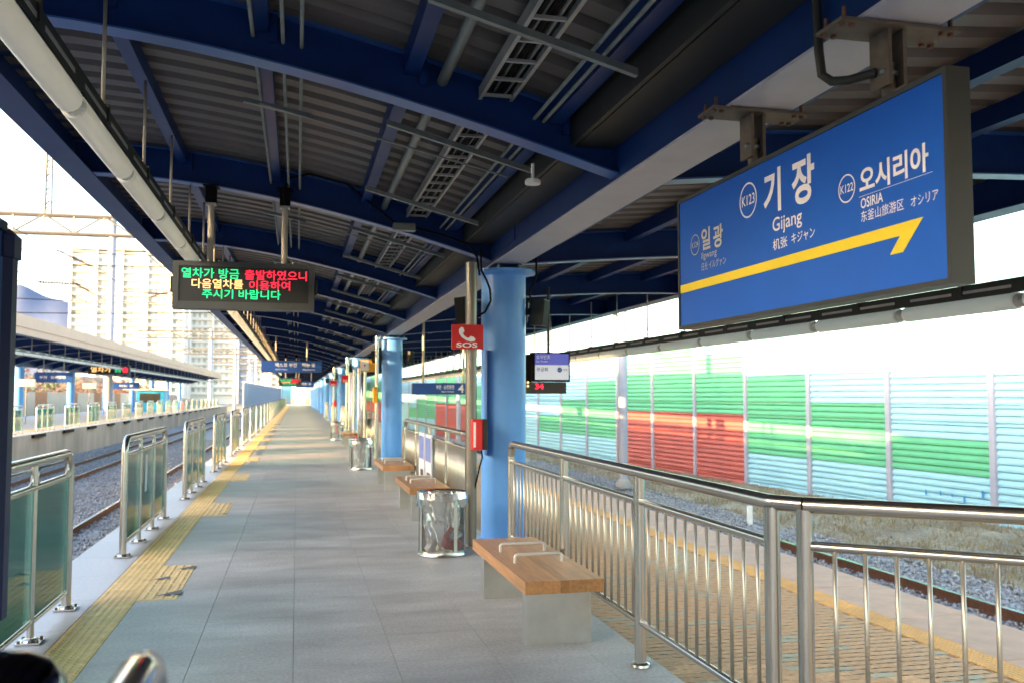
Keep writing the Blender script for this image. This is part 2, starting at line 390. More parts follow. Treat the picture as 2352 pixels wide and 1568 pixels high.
# ---- low platform on the right with wavy interlocking pavers
LZ = -.65
lp = MB().box(2.15, 6.78, PY0, 165, -1.6, LZ - .04).build('low_platform', m_conc); tag(lp, kind='structure')
lo = ORG[lp.name]
def paver_poly(L=.222, W=.111, a=.014, g=.0017):
    h, w = L / 2 - g, W / 2 - g
    xs = [-h, -h * .5, 0, h * .5, h]; up = [0, a, 0, -a, 0]
    return [(x, -w + d) for x, d in zip(xs, up)] + [(x, w + d) for x, d in zip(xs[::-1], up[::-1])]
pv = MB().prism(paver_poly(), (0, 0, -.035), (1, 0, 0), (0, 1, 0), (0, 0, .035))
pav_me = pv.mesh('paver', m_pav, (0, 0, 0), False); pavg_me = pv.mesh('paver_green', m_pavg, (0, 0, 0), False)
rest = {0: MB(), 1: MB()}; poly = paver_poly(); cells = []
r = 0; y = 3.2
while y < 40:
    x = 2.30 + (.111 if r % 2 else 0)
    while x < 5.55:
        gcol = 1 if random.random() < .075 else 0
        if x - .8 < 1.55 * y: cells.append((y * y + x * x, x, y, gcol))
        x += .222
    y += .111; r += 1
    if y > 24: y += 0
# the 300 that show largest: nearest to the camera among those not behind the frame edge
vis = sorted([c for c in cells if c[1] / c[2] < .86 and c[1] * .2286 + c[2] * .9735 > 4.6], key=lambda c: c[0])[:300]
vs_ = set((c[1], c[2]) for c in vis)
for d, x, y, gc in cells:
    if (x, y) in vs_: inst(pavg_me if gc else pav_me, 'paver', lp, Vector((x, y, LZ)) - lo)
    elif gc == 1 or True:
        rest[gc].add([(x + px, y + py, LZ) for px, py in poly], [tuple(range(len(poly)))])
rest[0].build('distant_tan_pavers', m_pav, lp)['kind'] = 'stuff'
rest[1].build('distant_green_pavers', m_pavg, lp)['kind'] = 'stuff'
MB().box(2.16, 5.56, 40, 164, LZ - .04, LZ).build('distant_paving', m_pav, lp)
MB().box(2.16, 5.56, PY0, 3.1, LZ - .04, LZ).build('rear_paving', m_pav, lp)
MB().box(2.16, 5.56, 3.1, 40, LZ - .04, LZ - .005).build('paving_bed', m_joint, lp)
tacr_me = tactile_mesh('tactile_tile', m_tacor, n=6)
for i in range(90): inst(tacr_me, 'tactile_tile', lp, Vector((5.72, 3.5 + i * .3, LZ)) - lo)
MB().box(5.571, 5.869, 30.4, 164, LZ - .03, LZ + .004).build('distant_tactile_strip', m_tacor, lp)
edge_me = MB().bev(-.465, .465, -.74, .74, -.25, 0, .008).mesh('edge_slab', m_concpink, (0, 0, 0), False)
for i in range(40): inst(edge_me, 'edge_slab', lp, Vector((6.34, 3.0 + i * 1.5, LZ)) - lo)
MB().box(5.875, 6.805, 62.3, 164, LZ - .25, LZ).build('distant_edge', m_concpink, lp)

# ---- opposite platform
op = MB().box(-20.6, -10.62, -30, 150, -1.6, -.02).build('opposite_platform', m_concwarm); tag(op, kind='structure')
MB().box(-20.4, -10.6, -30, 150, -.019, 0).build('floor_slab', m_cope, op)
MB().box(-11.9, -11.6, -30, 150, .0005, .006).build('tactile_strip', m_tac, op)
for i in range(20): MB().box(-10.62, -10.50, 36.2 + i * 5.13, 38.0 + i * 5.13, -.16, -.02).build('rubber_bumper', m_black, op)

# ---- tracks: rails, sleepers, ballast
RT = -1.15
def rail_mb(x, y0, y1):
    prof = [(-.065, -.16), (.065, -.16), (.065, -.145), (.012, -.13), (.012, -.04), (.034, -.03), (.034, -.006), (-.034, -.006), (-.034, -.03), (-.012, -.04), (-.012, -.13), (-.065, -.145)]
    return MB().prism(prof, (x, y0, RT), (1, 0, 0), (0, 0, 1), (0, y1 - y0, 0))
def track(xc, y0, y1, label, sl0, sl1):
    t = thing('railway_track', label, 'track', (xc, y0, RT - .2))
    for sx in (-.7175, .7175):
        rl = rail_mb(xc + sx, y0, y1).build('rail', m_rust, t)
        MB().box(xc + sx - .034, xc + sx + .034, y0, y1, RT - .0055, RT).build('running_surface', m_railtop, rl)
    sm = MB().bev(-1.25, 1.25, -.12, .12, -.15, 0, .015).mesh('sleeper', m_sleeper, (0, 0, 0), False)
    n = int((sl1 - sl0) / .62)
    for i in range(n): inst(sm, 'sleeper', t, Vector((xc, sl0 + i * .62, RT - .16)) - ORG[t.name])
    return t
track(-3.78, -20, 420, 'track beside the grey tiled platform, nearest on the left', 8, 80)
track(-8.02, -20, 420, 'track running along the opposite platform wall', 20, 110)
track(8.28, -20, 420, 'single track between the paved low platform and coloured barrier', 5, 60)
def bed(name, x0, x1, z):
    nx, ny = 24, 260; xs = np.linspace(x0, x1, nx); ys = np.concatenate([np.linspace(-20, 100, ny - 40), np.linspace(104, 420, 40)])
    X, Y = np.meshgrid(xs, ys); Zz = z + rng.normal(0, .012, X.shape)
    ix = np.arange(nx * ny).reshape(ny, nx)
    F = np.stack([ix[:-1, :-1], ix[:-1, 1:], ix[1:, 1:], ix[1:, :-1]], -1).reshape(-1, 4)
    o = mesh_np(name, np.stack([X, Y, Zz], -1).reshape(-1, 3), F, m_ball); tag(o, kind='structure'); return o
bl_ = bed('ballast_bed', -10.62, -2.06, RT - .17); br_ = bed('ballast_bed_right', 6.78, 10.4, RT - .17)
def stones(name, n, xr, yr, z, size, label, mat, ypow=1.0):
    base = np.array([(-1, -1, -1), (1, -1, -1), (1, 1, -1), (-1, 1, -1), (-1, -1, 1), (1, -1, 1), (1, 1, 1), (-1, 1, 1)], float) * .6
    fq = np.array([(0, 3, 2, 1), (4, 5, 6, 7), (0, 1, 5, 4), (1, 2, 6, 5), (2, 3, 7, 6), (3, 0, 4, 7)])
    P = np.stack([rng.uniform(xr[0], xr[1], n), yr[0] + (yr[1] - yr[0]) * rng.uniform(0, 1, n) ** ypow, z + rng.uniform(-.01, .035, n)], -1)
    q = rng.normal(size=(n, 4)); q /= np.linalg.norm(q, axis=1, keepdims=True); w, x, y, zz = q.T
    Rm = np.stack([1 - 2 * (y * y + zz * zz), 2 * (x * y - zz * w), 2 * (x * zz + y * w), 2 * (x * y + zz * w), 1 - 2 * (x * x + zz * zz), 2 * (y * zz - x * w), 2 * (x * zz - y * w), 2 * (y * zz + x * w), 1 - 2 * (x * x + y * y)], -1).reshape(n, 3, 3)
    B = base[None] * (1 + rng.uniform(-.35, .35, (n, 8, 3))) * (size * rng.uniform(.6, 1.3, (n, 1, 1))) * rng.uniform(.6, 1.1, (n, 1, 3))
    V = np.einsum('nij,nkj->nki', Rm, B) + P[:, None]
    F = (fq[None] + (np.arange(n) * 8)[:, None, None]).reshape(-1, 4)
    o = mesh_np(name, V.reshape(-1, 3), F, mat, kind='stuff'); tag(o, label, 'gravel'); return o
stones('ballast_gravel', 42000, (-10.5, -2.2), (9, 62), RT - .165, .038, 'grey crushed stone ballast under the tracks left of the platform', m_ball, 1.3)
stones('ballast_gravel', 20000, (6.9, 10.6), (5, 40), RT - .165, .038, 'grey crushed stone ballast beside the single track on the right', m_ball, 1.3)

# ---- verge with dry grass between the right track and the barrier
vx = np.linspace(10.2, 17.5, 30); vy = np.concatenate([np.linspace(-10, 90, 130), np.linspace(95, 400, 40)])
X, Y = np.meshgrid(vx, vy); Zv = -1.36 + .22 * np.clip((X - 10.3) / 2, 0, 1) + rng.normal(0, .03, X.shape)
ix = np.arange(X.size).reshape(X.shape); F = np.stack([ix[:-1, :-1], ix[:-1, 1:], ix[1:, 1:], ix[1:, :-1]], -1).reshape(-1, 4)
tag(mesh_np('verge', np.stack([X, Y, Zv], -1).reshape(-1, 3), F, m_soil), kind='structure')
def blades(name, n, xr, yr, zf, h, mat, label):
    x = rng.uniform(*xr, n); y = yr[0] + (yr[1] - yr[0]) * rng.uniform(0, 1, n) ** 1.6
    clump = np.sin(x * 3.1 + np.cos(y * 1.7) * 2) + np.sin(y * 2.3 + x) > -1.15; x, y = x[clump], y[clump]; n = len(x)
    z = zf(x); a = rng.uniform(0, 6.283, n); hh = h * rng.uniform(.3, 1.2, n); w = .008 + .01 * rng.uniform(0, 1, n)
    dx, dy = np.cos(a), np.sin(a); lx, ly = rng.normal(0, .45, n) * hh, rng.normal(0, .45, n) * hh
    V = np.stack([np.stack([x - dx * w, y - dy * w, z - .02], -1), np.stack([x + dx * w, y + dy * w, z - .02], -1), np.stack([x + lx, y + ly, z + hh], -1)], 1)
    tag(mesh_np(name, V.reshape(-1, 3), np.arange(3 * n).reshape(-1, 3), mat, kind='stuff'), label, 'grass')
blades('dry_grass', 34000, (10.5, 14.6), (6, 60), lambda x: -1.36 + .22 * np.clip((x - 10.3) / 2, 0, 1), .11, m_grass1, 'dry straw-coloured grass and weeds on the verge below the barrier')

# ---- far hills
def ridge(name, x0, x1, y, zf, mat, d=400):
    xs = np.linspace(x0, x1, 60); mb = MB(); v = []
    for x in xs:
        h = zf(x); v += [(x, y - d * .4, -2), (x, y - d * .15, h * .55), (x, y, h), (x, y + d * .5, -2)]
    f = []
    for i in range(len(xs) - 1):
        for k in range(3): f.append((4 * i + k, 4 * i + 4 + k, 4 * i + 5 + k, 4 * i + 1 + k))
    o = mb.add(v, f).build(name, mat); o.data.shade_smooth(); tag(o, kind='structure'); return o
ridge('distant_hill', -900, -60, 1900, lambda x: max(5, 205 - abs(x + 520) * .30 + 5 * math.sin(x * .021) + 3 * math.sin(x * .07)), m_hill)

# ================================================================== NOISE BARRIER
nbx = lambda y: 16 - .09 * y
NB = thing('noise_barrier', 'tall louvred noise barrier of pale blue panels with green pyramids and red squares', 'barrier', (nbx(16.69), 16.69, -1.4))
dirv = Vector((-.09, 1, 0)).normalized(); nrm = Vector((-1, -.09, 0)).normalized()
brz = math.atan2(dirv.y, dirv.x) - math.pi / 2
def louvre(h, slats, w=3.01):
    # local: x = towards the platform is -x, y along the wall, z up
    mb = MB(); n = int(round(slats * 2)) / 2; p = h / slats; z = 0.0; prof = [(0.0, 0.0)]
    k = 0
    while z < h - 1e-4:
        z1 = min(z + p, h); prof += [(-.05, z + .018), (-.055, z + (z1 - z) * .45), (-.012, z1 - .010), (0.0, z1 - .001)]; z = z1
    for i in range(len(prof) - 1):
        (xa, za), (xb, zb) = prof[i], prof[i + 1]
        mb.add([(xa, -w / 2, za), (xb, -w / 2, zb), (xb, w / 2, zb), (xa, w / 2, za)], [(0, 1, 2, 3)])
    mb.box(.005, .05, -w / 2, w / 2, 0, h - .001)
    return mb
LV = {(78, c): louvre(.776, 5).mesh('louvre_panel', m, (0, 0, 0), False) for c, m in (('b', m_nb), ('g', m_ng), ('r', m_nr))}
LV.update({(39, c): louvre(.386, 2.5).mesh('half_louvre_panel', m, (0, 0, 0), False) for c, m in (('b', m_nb), ('g', m_ng), ('r', m_nr))})
post_mb = MB().box(-.11, .07, -.075, .075, -.3, 5.62)
post_me = post_mb.mesh('post', m_npost, (0, 0, 0), False)
tops = [.61, 1.39, 2.17, 2.95, 3.73, 2.95, 2.17, 1.39, .61, None]
farm = {'b': MB(), 'g': MB(), 'r': MB()}
o0 = ORG[NB.name]; nparts = 0
for i in range(-4, 60):
    yp = 16.69 + 3.13 * i; P = Vector((nbx(yp), yp, -1.4))
    inst(post_me, 'post', NB, P - o0, brz)
    j = i % 10; t = tops[j]; red = j in (3, 4, 5)
    pieces = [(-1.34, 39), (-.95, 78), (-.17, 78), (.61, 39), (1.0, 39), (1.39, 78), (2.17, 78), (2.95, 78), (3.73, 39)]
    ym = yp + 1.565
    for z0, h in pieces:
        zm = z0 + .1; c = 'b'
        if t is not None and zm < t and zm > -.17: c = 'g'
        if red and zm < 1.0: c = 'r'
        q = Vector((nbx(ym), ym, z0))
        if i < 28: inst(LV[(h, c)], 'louvre_panel', NB, q - o0, brz)
        else:
            a = q - dirv * 1.5 + nrm * .05; b = q + dirv * 1.5 + nrm * .05; hh = Vector((0, 0, h / 100 - .01))
            farm[c].add([a, b, b + hh, a + hh], [(0, 1, 2, 3)])
for c, m in (('b', m_nb), ('g', m_ng), ('r', m_nr)): farm[c].build('distant_panels', m, NB)['kind'] = 'stuff'
# cap rail along the top
a = Vector((nbx(4), 4, 4.13)); b = Vector((nbx(200), 200, 4.13))
MB().prism([(-.06, 0), (.06, 0), (.06, .07), (-.06, .07)], a, (1, 0, 0), (0, 0, 1), b - a).build('cap_rail', m_npost, NB)
# blue spray marks low on the near bay
gm = MB()
for k in range(5):
    yy = 17.0 + k * .42 + random.uniform(-.1, .1); zz = -.62 + random.uniform(-.12, .14); s = random.uniform(.03, .08)
    gm.box(nbx(yy) - .075, nbx(yy) - .07, yy - s * .4, yy + s * .4, zz - s, zz + s)
gm.build('spray_mark', m_graf, NB)

# ================================================================== CANOPY
CC = (3.39076631e-03, -3.68154839e-02, -1.97997598e-01, 3.63781645)
def zl(x): return ((CC[0] * x + CC[1]) * x + CC[2]) * x + CC[3]
def zprof_left(x): return zl(x)
def zprof_right(x):                     # lower wing over the low platform
    t = (x - 2.25) / (6.4 - 2.25)
    xm = 2.25 - t * 4.55
    return 3.05 + (zl(xm) - zl(2.25)) / (zl(-2.3) - zl(2.25)) * (3.28 - 3.05)
RY = [10 + 4.1333 * k for k in range(-4, 37)]
def strip(mb, xs, zf, y0, y1, dz0, dz1):
    # a curved bar following zf over xs, from y0 to y1, between offsets dz0 and dz1
    n = len(xs); v = []
    for x in xs:
        z = zf(x); v += [(x, y0, z + dz0), (x, y1, z + dz0), (x, y1, z + dz1), (x, y0, z + dz1)]
    f = [(0, 1, 2, 3), (4 * n - 1, 4 * n - 2, 4 * n - 3, 4 * n - 4)]
    for i in range(n - 1):
        for k in range(4): f.append((4 * i + k, 4 * i + 4 + k, 4 * i + 4 + (k + 1) % 4, 4 * i + (k + 1) % 4))
    mb.add(v, f)
def wing(xin, xout, zf, name):
    """meshes of one wing for one bay, local y from 0 (rib) to 4.1333"""
    xs = list(np.linspace(xin, xout, 15)); res = {}
    rb = MB(); strip(rb, xs, zf, -.006, .006, .012, .335)
    res['rib'] = rb.mesh('rib', m_navy, (0, 0, 0), False)
    fl = MB(); strip(fl, xs, zf, -.08, .08, 0, .0125); strip(fl, xs, zf, -.06, .06, .322, .336)
    res['rib_flange'] = fl.mesh('rib_flange', m_navyfl, (0, 0, 0), False)
    # corrugated deck: ridges run across the platform
    dk = MB(); yy = []; y = -2.0667; p = 4.1333 / 14
    while y < 2.066: yy += [(y, 0), (y + p * .50, 0), (y + p * .58, .06), (y + p * .92, .06)]; y += p
    yy.append((2.0666, 0)); n = len(xs); v = []; f = []
    for yv, h in yy: v += [(x, yv + 2.0667, zf(x) + .345 + h) for x in xs]
    for a_ in range(len(yy) - 1):
        for i in range(n - 1): f.append((a_ * n + i, a_ * n + i + 1, (a_ + 1) * n + i + 1, (a_ + 1) * n + i))
    dk.add(v, f)
    res['roof_sheet'] = dk.mesh('roof_sheet', m_deck, (0, 0, 0), False)
    return res
def canopy(name, label, xc, base_z, rys, wings, cols_at, purl, dz, detail=True, fascia=False):
    C = thing(name, label, 'canopy', (xc, rys[0], base_z)); oo = ORG[C.name]
    for k, (wl_, zf, xin, xout) in enumerate(wings):
        for i, ry in enumerate(rys):
            rb = inst(wl_['rib'], 'rib', C, Vector((0, ry, dz)) - oo); rb2 = inst(wl_['rib_flange'], 'flange', rb)
            if i < len(rys) - 1: inst(wl_['roof_sheet'], 'roof_sheet', C, Vector((0, ry, dz)) - oo)
        for x in purl[k]:
            zb = zf(x) + .20 + dz
            me = MB().box(x - .05, x + .05, .01, 4.123, zb - oo.z, zb - oo.z + .14).mesh('purlin', m_navy, (0, 0, 0), False)
            for ry in rys[:-1]: inst(me, 'purlin', C, (-oo.x, ry - oo.y, 0))
        zo = zf(xout) + dz; s = 1 if xout > xin else -1
        y0, y1 = rys[0] - .3, rys[-1] + .3
        eb = MB().box(min(xout, xout - s * .25), max(xout, xout - s * .25), y0, y1, zo - .012, zo + .004)
        eb.box(min(xout - s * .02, xout - s * .05), max(xout - s * .02, xout - s * .05), y0, y1, zo + .004, zo + .36)
        eb.box(min(xout, xout - s * .25), max(xout, xout - s * .25), y0, y1, zo + .36, zo + .374)
        eb.build('eave_beam', m_navy, C)
        if fascia and fascia[k]:
            fb = MB().box(min(xout + s * .01, xout + s * .05), max(xout + s * .01, xout + s * .05), y0, y1, zo + .0, zo + .82); fb.box(min(xout + s * .01, xout + s * .09), max(xout + s * .01, xout + s * .09), y0, y1, zo + .30, zo + .33)
            fb.build('fascia', m_pinkroof, C)
    return C
wL = wing(2.10, -2.24, zprof_left, 'left'); wRt = wing(2.40, 6.36, zprof_right, 'right')
can = canopy('platform_canopy', 'navy steel butterfly canopy with light blue round columns over the near platform', 2.25, 0, RY,
             [(wL, zprof_left, 2.10, -2.3), (wRt, zprof_right, 2.40, 6.4)], None, [(-1.2, -.25, .70, 1.67), (2.85, 3.75, 4.65, 5.55)], 0.0)
cleat_me = MB().box(.052, .10, -.05, -.008, .13, .33).mesh('cleat', m_navy, (0, 0, 0), False)
for rb in [o for o in can.children if o.name.startswith('rib')]:
    yr = rb.location.y + ORG[can.name].y
    if 0 < yr < 24 and rb.data == wL['rib']:
        for x in (-1.2, -.25, .70, 1.67): inst(cleat_me, 'cleat', rb, (x, 0, zl(x)))
# main beam: web, pale bottom flange
SOF = 3.04; co = ORG[can.name]
mbm = MB().box(2.10, 2.114, RY[0] - .3, RY[-1] + .3, SOF + .016, SOF + .56).box(2.386, 2.40, RY[0] - .3, RY[-1] + .3, SOF + .016, SOF + .56).box(2.10, 2.40, RY[0] - .3, RY[-1] + .3, SOF + .56, SOF + .575)
mb_ = mbm.build('main_beam', m_navy, can)
MB().box(2.085, 2.425, RY[0] - .3, RY[-1] + .3, SOF, SOF + .0155).build('bottom_flange', m_flange, mb_)
MB().box(1.74, 2.098, RY[0] - .3, RY[-1] + .3, SOF + .43, SOF + .47).build('gutter', m_black, can)
MB().box(1.78, 1.81, RY[0] - .3, RY[-1] + .3, SOF + .24, SOF + .43).box(1.82, 2.096, RY[0] - .3, RY[-1] + .3, SOF + .24, SOF + .25).build('gutter_side', m_dark, can)
# columns
YC = [10 + 12.4 * k for k in range(-1, 13)]
col_me = MB().lathe((0, 0, 0), [(.25, 0), (.25, 2.965)], 40, False).mesh('column', m_blue, (0, 0, 0), True)
cap_me = MB().lathe((0, 0, 0), [(.255, 2.93), (.36, 2.955), (.36, 2.985), (.20, 2.99)], 40).mesh('column_cap', m_blue, (0, 0, 0), True)
stub_me = MB().box(-.01, .01, -.2, .2, 2.985, 3.04).box(-.15, .15, -.008, .008, 2.985, 3.04).box(-.15, .15, -.25, .25, 3.03, 3.039).mesh('bearing', m_navy, (0, 0, 0), False)
bolt_me = MB()
for k in range(8): bolt_me.lathe((.31 * math.cos(k * .785 + .39), .31 * math.sin(k * .785 + .39), 2.985), [(.016, 0), (.016, .03), (.008, .03), (.008, .055)], 6)
bolt_me = bolt_me.mesh('cap_bolts', m_galv, (0, 0, 0), False)
base_me = MB().lathe((0, 0, 0), [(.30, 0), (.30, .02), (.255, .03)], 32).mesh('base_ring', m_blue, (0, 0, 0), True)
for yc in YC:
    c_ = inst(col_me, 'column', can, Vector((2.25, yc, 0)) - co)
    inst(cap_me, 'column_cap', c_); inst(stub_me, 'bearing', c_); inst(bolt_me, 'cap_bolts', c_); inst(base_me, 'base_ring', c_)
    MB().box(2.1, 2.4, yc - .3, yc + .3, 3.002, 3.004)
# splice plates with bolts on the main beam at each column
for yc in YC[:5]:
    mp = MB().box(2.092, 2.099, yc - 1.2, yc - .55, SOF + .10, SOF + .50)
    mp.build('splice_plate', m_navy, can)

# opposite canopy (same design, pale fascia)
def zopp_r(x): return zl(2.25 - (x + 15.6))
def zopp_l(x): return zl(2.25 + (x + 15.6))
RO = [-22.0 + 4.1333 * k for k in range(0, 41)]
wOr = wing(-15.45, -11.1, zopp_r, 'or'); wOl = wing(-15.75, -20.1, zopp_l, 'ol')
opp = canopy('opposite_canopy', 'long canopy with pale fascia over the opposite platform on the left', -15.6, 0, RO,
             [(wOr, zopp_r, -15.45, -11.05), (wOl, zopp_l, -15.75, -20.15)], None, [(-12.2, -13.9), (-19.0, -17.3)], .22, fascia=(1, 1))
oc = ORG[opp.name]
MB().box(-15.75, -15.45, RO[0], RO[-1], 3.27, 3.83).build('main_beam', m_navy, opp)
for k in range(13):
    c_ = inst(col_me, 'column', opp, Vector((-15.6, -16.5 + 12.4 * k, 0)) - oc, scale=(1, 1, 1.09)); inst(cap_me, 'column_cap', c_)

# ---- services under the near canopy
def run_bar(name, x, z, w, h, y0, y1, mat, parent): return MB().box(x - w / 2, x + w / 2, y0, y1, z, z + h).build(name, mat, parent)
Y0, Y1 = -4, 150
tray = thing('cable_tray', 'pale ladder cable tray carrying black cables under the roof', 'cable tray', (1.262, 0, 3.5))
for x in (1.157, 1.367): MB().box(x - .008, x + .008, Y0, Y1, 3.56, 3.64).box(x - .012, x + .012, Y0, Y1, 3.556, 3.56).build('side_rail', m_tray, tray)
rung = MB().box(-.097, .097, -.012, .012, 0, .02).mesh('rung', m_tray, (0, 0, 0), False)
for i in range(130): inst(rung, 'rung', tray, Vector((1.262, 2.6 + i * .32, 3.562)) - ORG[tray.name])
for k, x in enumerate((1.177, 1.197, 1.216, 1.236, 1.255, 1.275, 1.294, 1.314, 1.333, 1.35)):
    pts = [(x + .006 * math.sin(yy * 1.3 + k * 2), yy, 3.597 + .006 * math.sin(yy * .9 + k)) for yy in np.arange(Y0, 60, .8)]
    MB().tube(pts, .012 if k % 3 else .010, 6).build('cable', m_cable if k not in (3, 7) else m_galv, tray)
pipe = MB().tube([(.905, Y0, 3.66), (.905, Y1, 3.66)], .037, 12).build('drain_pipe', m_galv, None, True); tag(pipe, 'thick grey pipe running beside the ladder cable tray', 'pipe')
for lab, x, z in (('thin grey conduit on the platform side of the gutter, left of the pair', 1.53, 3.455), ('thin grey conduit on the platform side of the gutter, right of the pair', 1.595, 3.44),
                  ('thin grey conduit beside the second purlin from the left eave', -.30, 3.86), ('outer thin grey conduit of two between the middle purlins', -.115, 3.83), ('inner thin grey conduit of two between the middle purlins', .0, 3.81)):
    c_ = MB().tube([(x, Y0, z), (x, 90, z)], .013, 8).build('conduit', m_galv, None, True); tag(c_, lab, 'conduit', 'conduits under the roof')
for k in range(0, 17):
    yy = 4.5 + 2.2 * k
    if min(abs(yy - r_) for r_ in RY) < .15: yy += .25
    sm = MB(); z0 = zl(.62) + .11; z1 = zl(1.74) + .11
    sm.prism([(-.02, 0), (.02, 0), (.02, .04), (-.02, .04)], (.62, yy, z0 - .02), (0, 1, 0), (0, 0, 1), (1.12, 0, z1 - z0))
    s_ = sm.build('strut_channel', m_galv); tag(s_, 'grey steel channel across the roof carrying tray and pipes, %s from the camera' % ordn(k), 'channel', 'tray supports across the roof bays')
for k, yy in enumerate((7.0, 11.3, 15.4)):
    sm = MB().prism([(-.02, 0), (.02, 0), (.02, .035), (-.02, .035)], (-.42, yy, zl(-.42) + .07), (0, 1, 0), (0, 0, 1), (.5, 0, zl(.08) - zl(-.42))).prism([(-.008, 0), (.008, 0), (.008, .012), (-.008, .012)], (-.30, yy - .05, zl(-.3) + .07), (0, 1, 0), (0, 0, 1), (1.9, 0, zl(1.6) - zl(-.3)))
    tag(sm.build('short_channel', m_galv), 'short grey channel with long thin rod under the middle purlin, %s from camera' % ordn(k), 'channel', 'short channels under the roof')
spd = MB().lathe((1.62, 6.25, 3.10), [(.0, 0), (.055, .0), (.058, .02), (.05, .035), (.012, .04), (.012, .15)], 20).build('smoke_detector', m_white, None, True); tag(spd, 'small round white ceiling fitting at the end of a grey strut', 'detector')
# junction box and cable loop near the first column
jb = MB().bev(.98, 1.22, 9.70, 9.82, 3.36, 3.44, .01).build('junction_box', m_galv); tag(jb, 'grey junction box on the roof rib beside the first column', 'box')
cb = MB().tube([(-.15, 9.88, 3.60), (-.17, 9.82, 3.74), (-.10, 9.80, 3.88), (.10, 9.79, 3.93), (.5, 9.79, 3.84), (1.0, 9.79, 3.45), (1.5, 9.79, 3.34), (1.82, 9.79, 3.24), (1.90, 9.76, 3.1), (1.92, 9.72, 2.9)], .012, 8).build('hanging_cable', m_cable, None, True); tag(cb, 'black cable looping along the rib from the train display to the first column', 'cable')

# ---- lamp lines (raceway with hanger rods, tube lamps under it)
def lamp_line(x, z, y0, n, step, lab, side, rodtop):
    rw = thing('lamp_raceway', 'dark slotted raceway carrying the tube lamps %s' % lab, 'raceway', (x, y0, z))
    ro = ORG[rw.name]
    L = n * step
    MB().box(x - .035, x - .03, y0, y0 + L, z, z + .11).box(x + .03, x + .035, y0, y0 + L, z, z + .11).box(x - .03, x + .03, y0, y0 + L, z + .10, z + .105).build('channel', m_dark, rw)
    rod = MB().tube([(0, 0, 0), (0, 0, 1)], .012, 6).mesh('hanger_rod', m_beige, (0, 0, 0), True)
    slot = MB().box(-.0375, .0375, -.28, .28, .035, .06).mesh('slot', m_tray, (0, 0, 0), False)
    tri = MB().box(-.05, .05, -.02, .02, .10, .125).box(-.05, -.04, -.02, .02, .02, .10).box(.04, .05, -.02, .02, .02, .10).mesh('clamp', m_dark, (0, 0, 0), False)
    lamp = thing('tube_lamp', 'x', 'lamp', (0, 0, 0))
    MB().tube([(0, .06, 0), (0, step - .06, 0)], .070, 16).build('cover', m_lamp, lamp, True)
    MB().tube([(0, .0, 0), (0, .058, 0)], .055, 14).build('end_cap', m_lampend, lamp, True)
    MB().tube([(0, step - .058, 0), (0, step - .003, 0)], .055, 14).build('end_cap', m_lampend, lamp, True)
    MB().box(-.03, .03, .1, step - .1, .055, .09).build('ballast_housing', m_dark, lamp)
    index_kids(lamp); first = True
    for i in range(n):
        lb = 'white tube lamp on the raceway %s, %s from the camera end' % (lab, ordn(i)) if i < 60 else None
        P = (x - .01, y0 + i * step, z - .075)
        if first: lamp.location = P; lamp['label'] = lb; lamp['group'] = 'tube lamps ' + lab; first = False
        else: dup(lamp, P, 0, lb, 'tube lamps ' + lab)
        for f_ in (.25, .72): inst(slot, 'slot', rw, Vector((x, y0 + (i + f_) * step, z)) - ro)
        inst(tri, 'clamp', rw, Vector((x, y0 + (i + .45) * step, z)) - ro)
        r_ = inst(rod, 'hanger_rod', rw, Vector((x + .01, y0 + (i + .45) * step, z + .11)) - ro, scale=(1, 1, rodtop - z - .11))
lamp_line(-1.16, 3.20, 3.6, 44, 1.5, 'along the left eave', -1, 3.98)
lamp_line(5.70, 2.44, 3.2, 32, 1.5, 'over the low platform', 1, 3.45)
lamp_line(-11.5, 3.45, 22, 40, 3.0, 'under the opposite canopy', 1, 4.3)

# ================================================================== PLATFORM FURNITURE
# ---- glass fence panels
def make_fence():
    t = thing('glass_fence_panel', 'x', 'fence')
    L = 2.85; H = 1.17; r = .034
    pts = [(0, 0, .02), (0, 0, H - .14)] + [(0, .14 - .14 * math.cos(a), H - .14 + .14 * math.sin(a)) for a in np.linspace(.2, math.pi / 2, 6)] + [(0, L - .14 + .14 * math.sin(a), H - .14 + .14 * math.cos(a)) for a in np.linspace(0, math.pi / 2 - .2, 6)] + [(0, L, H - .14), (0, L, .02)]
    MB().tube(pts, r, 12).build('hoop', m_inox, t, True)
    MB().tube([(0, .03, 1.0), (0, L - .03, 1.0)], .022, 10).build('upper_rail', m_inox, t, True)
    MB().tube([(0, .03, .13), (0, L - .03, .13)], .018, 10).build('lower_rail', m_inox, t, True)
    for k in (1, 2): MB().tube([(0, L * k / 3, .02), (0, L * k / 3, H - .03)], .022, 10).build('post', m_inox, t, True)
    for k in range(3):
        a_, b_ = L * k / 3 + .04, L * (k + 1) / 3 - .04
        MB().box(-.005, .005, a_, b_, .155, .975).build('glass_pane', m_fglass, t)
        q = .06
        MB().tube([(0, a_ + q, 1.02), (0, a_ + q * .4, 1.045), (0, a_ + q * .4, 1.09), (0, a_ + q, 1.115), (0, b_ - q, 1.115), (0, b_ - q * .4, 1.09), (0, b_ - q * .4, 1.045), (0, b_ - q, 1.02)], .010, 6).build('ring_infill', m_inox, t, True)
    for yy in (0, L / 3, 2 * L / 3, L):
        bp = MB().box(-.075, .075, yy - .075, yy + .075, 0.006, .016).lathe((0, yy, .012), [(.062, 0), (.055, .014), (.036, .022)], 16).build('base_plate', m_inox, t)
        bb = MB()
        for sx in (-.055, .055):
            for sy in (-.055, .055): bb.lathe((sx, yy + sy, .016), [(.010, 0), (.010, .014)], 6)
        bb.build('bolts', m_rustbr, bp)
    return t
fp = make_fence(); index_kids(fp); first = True
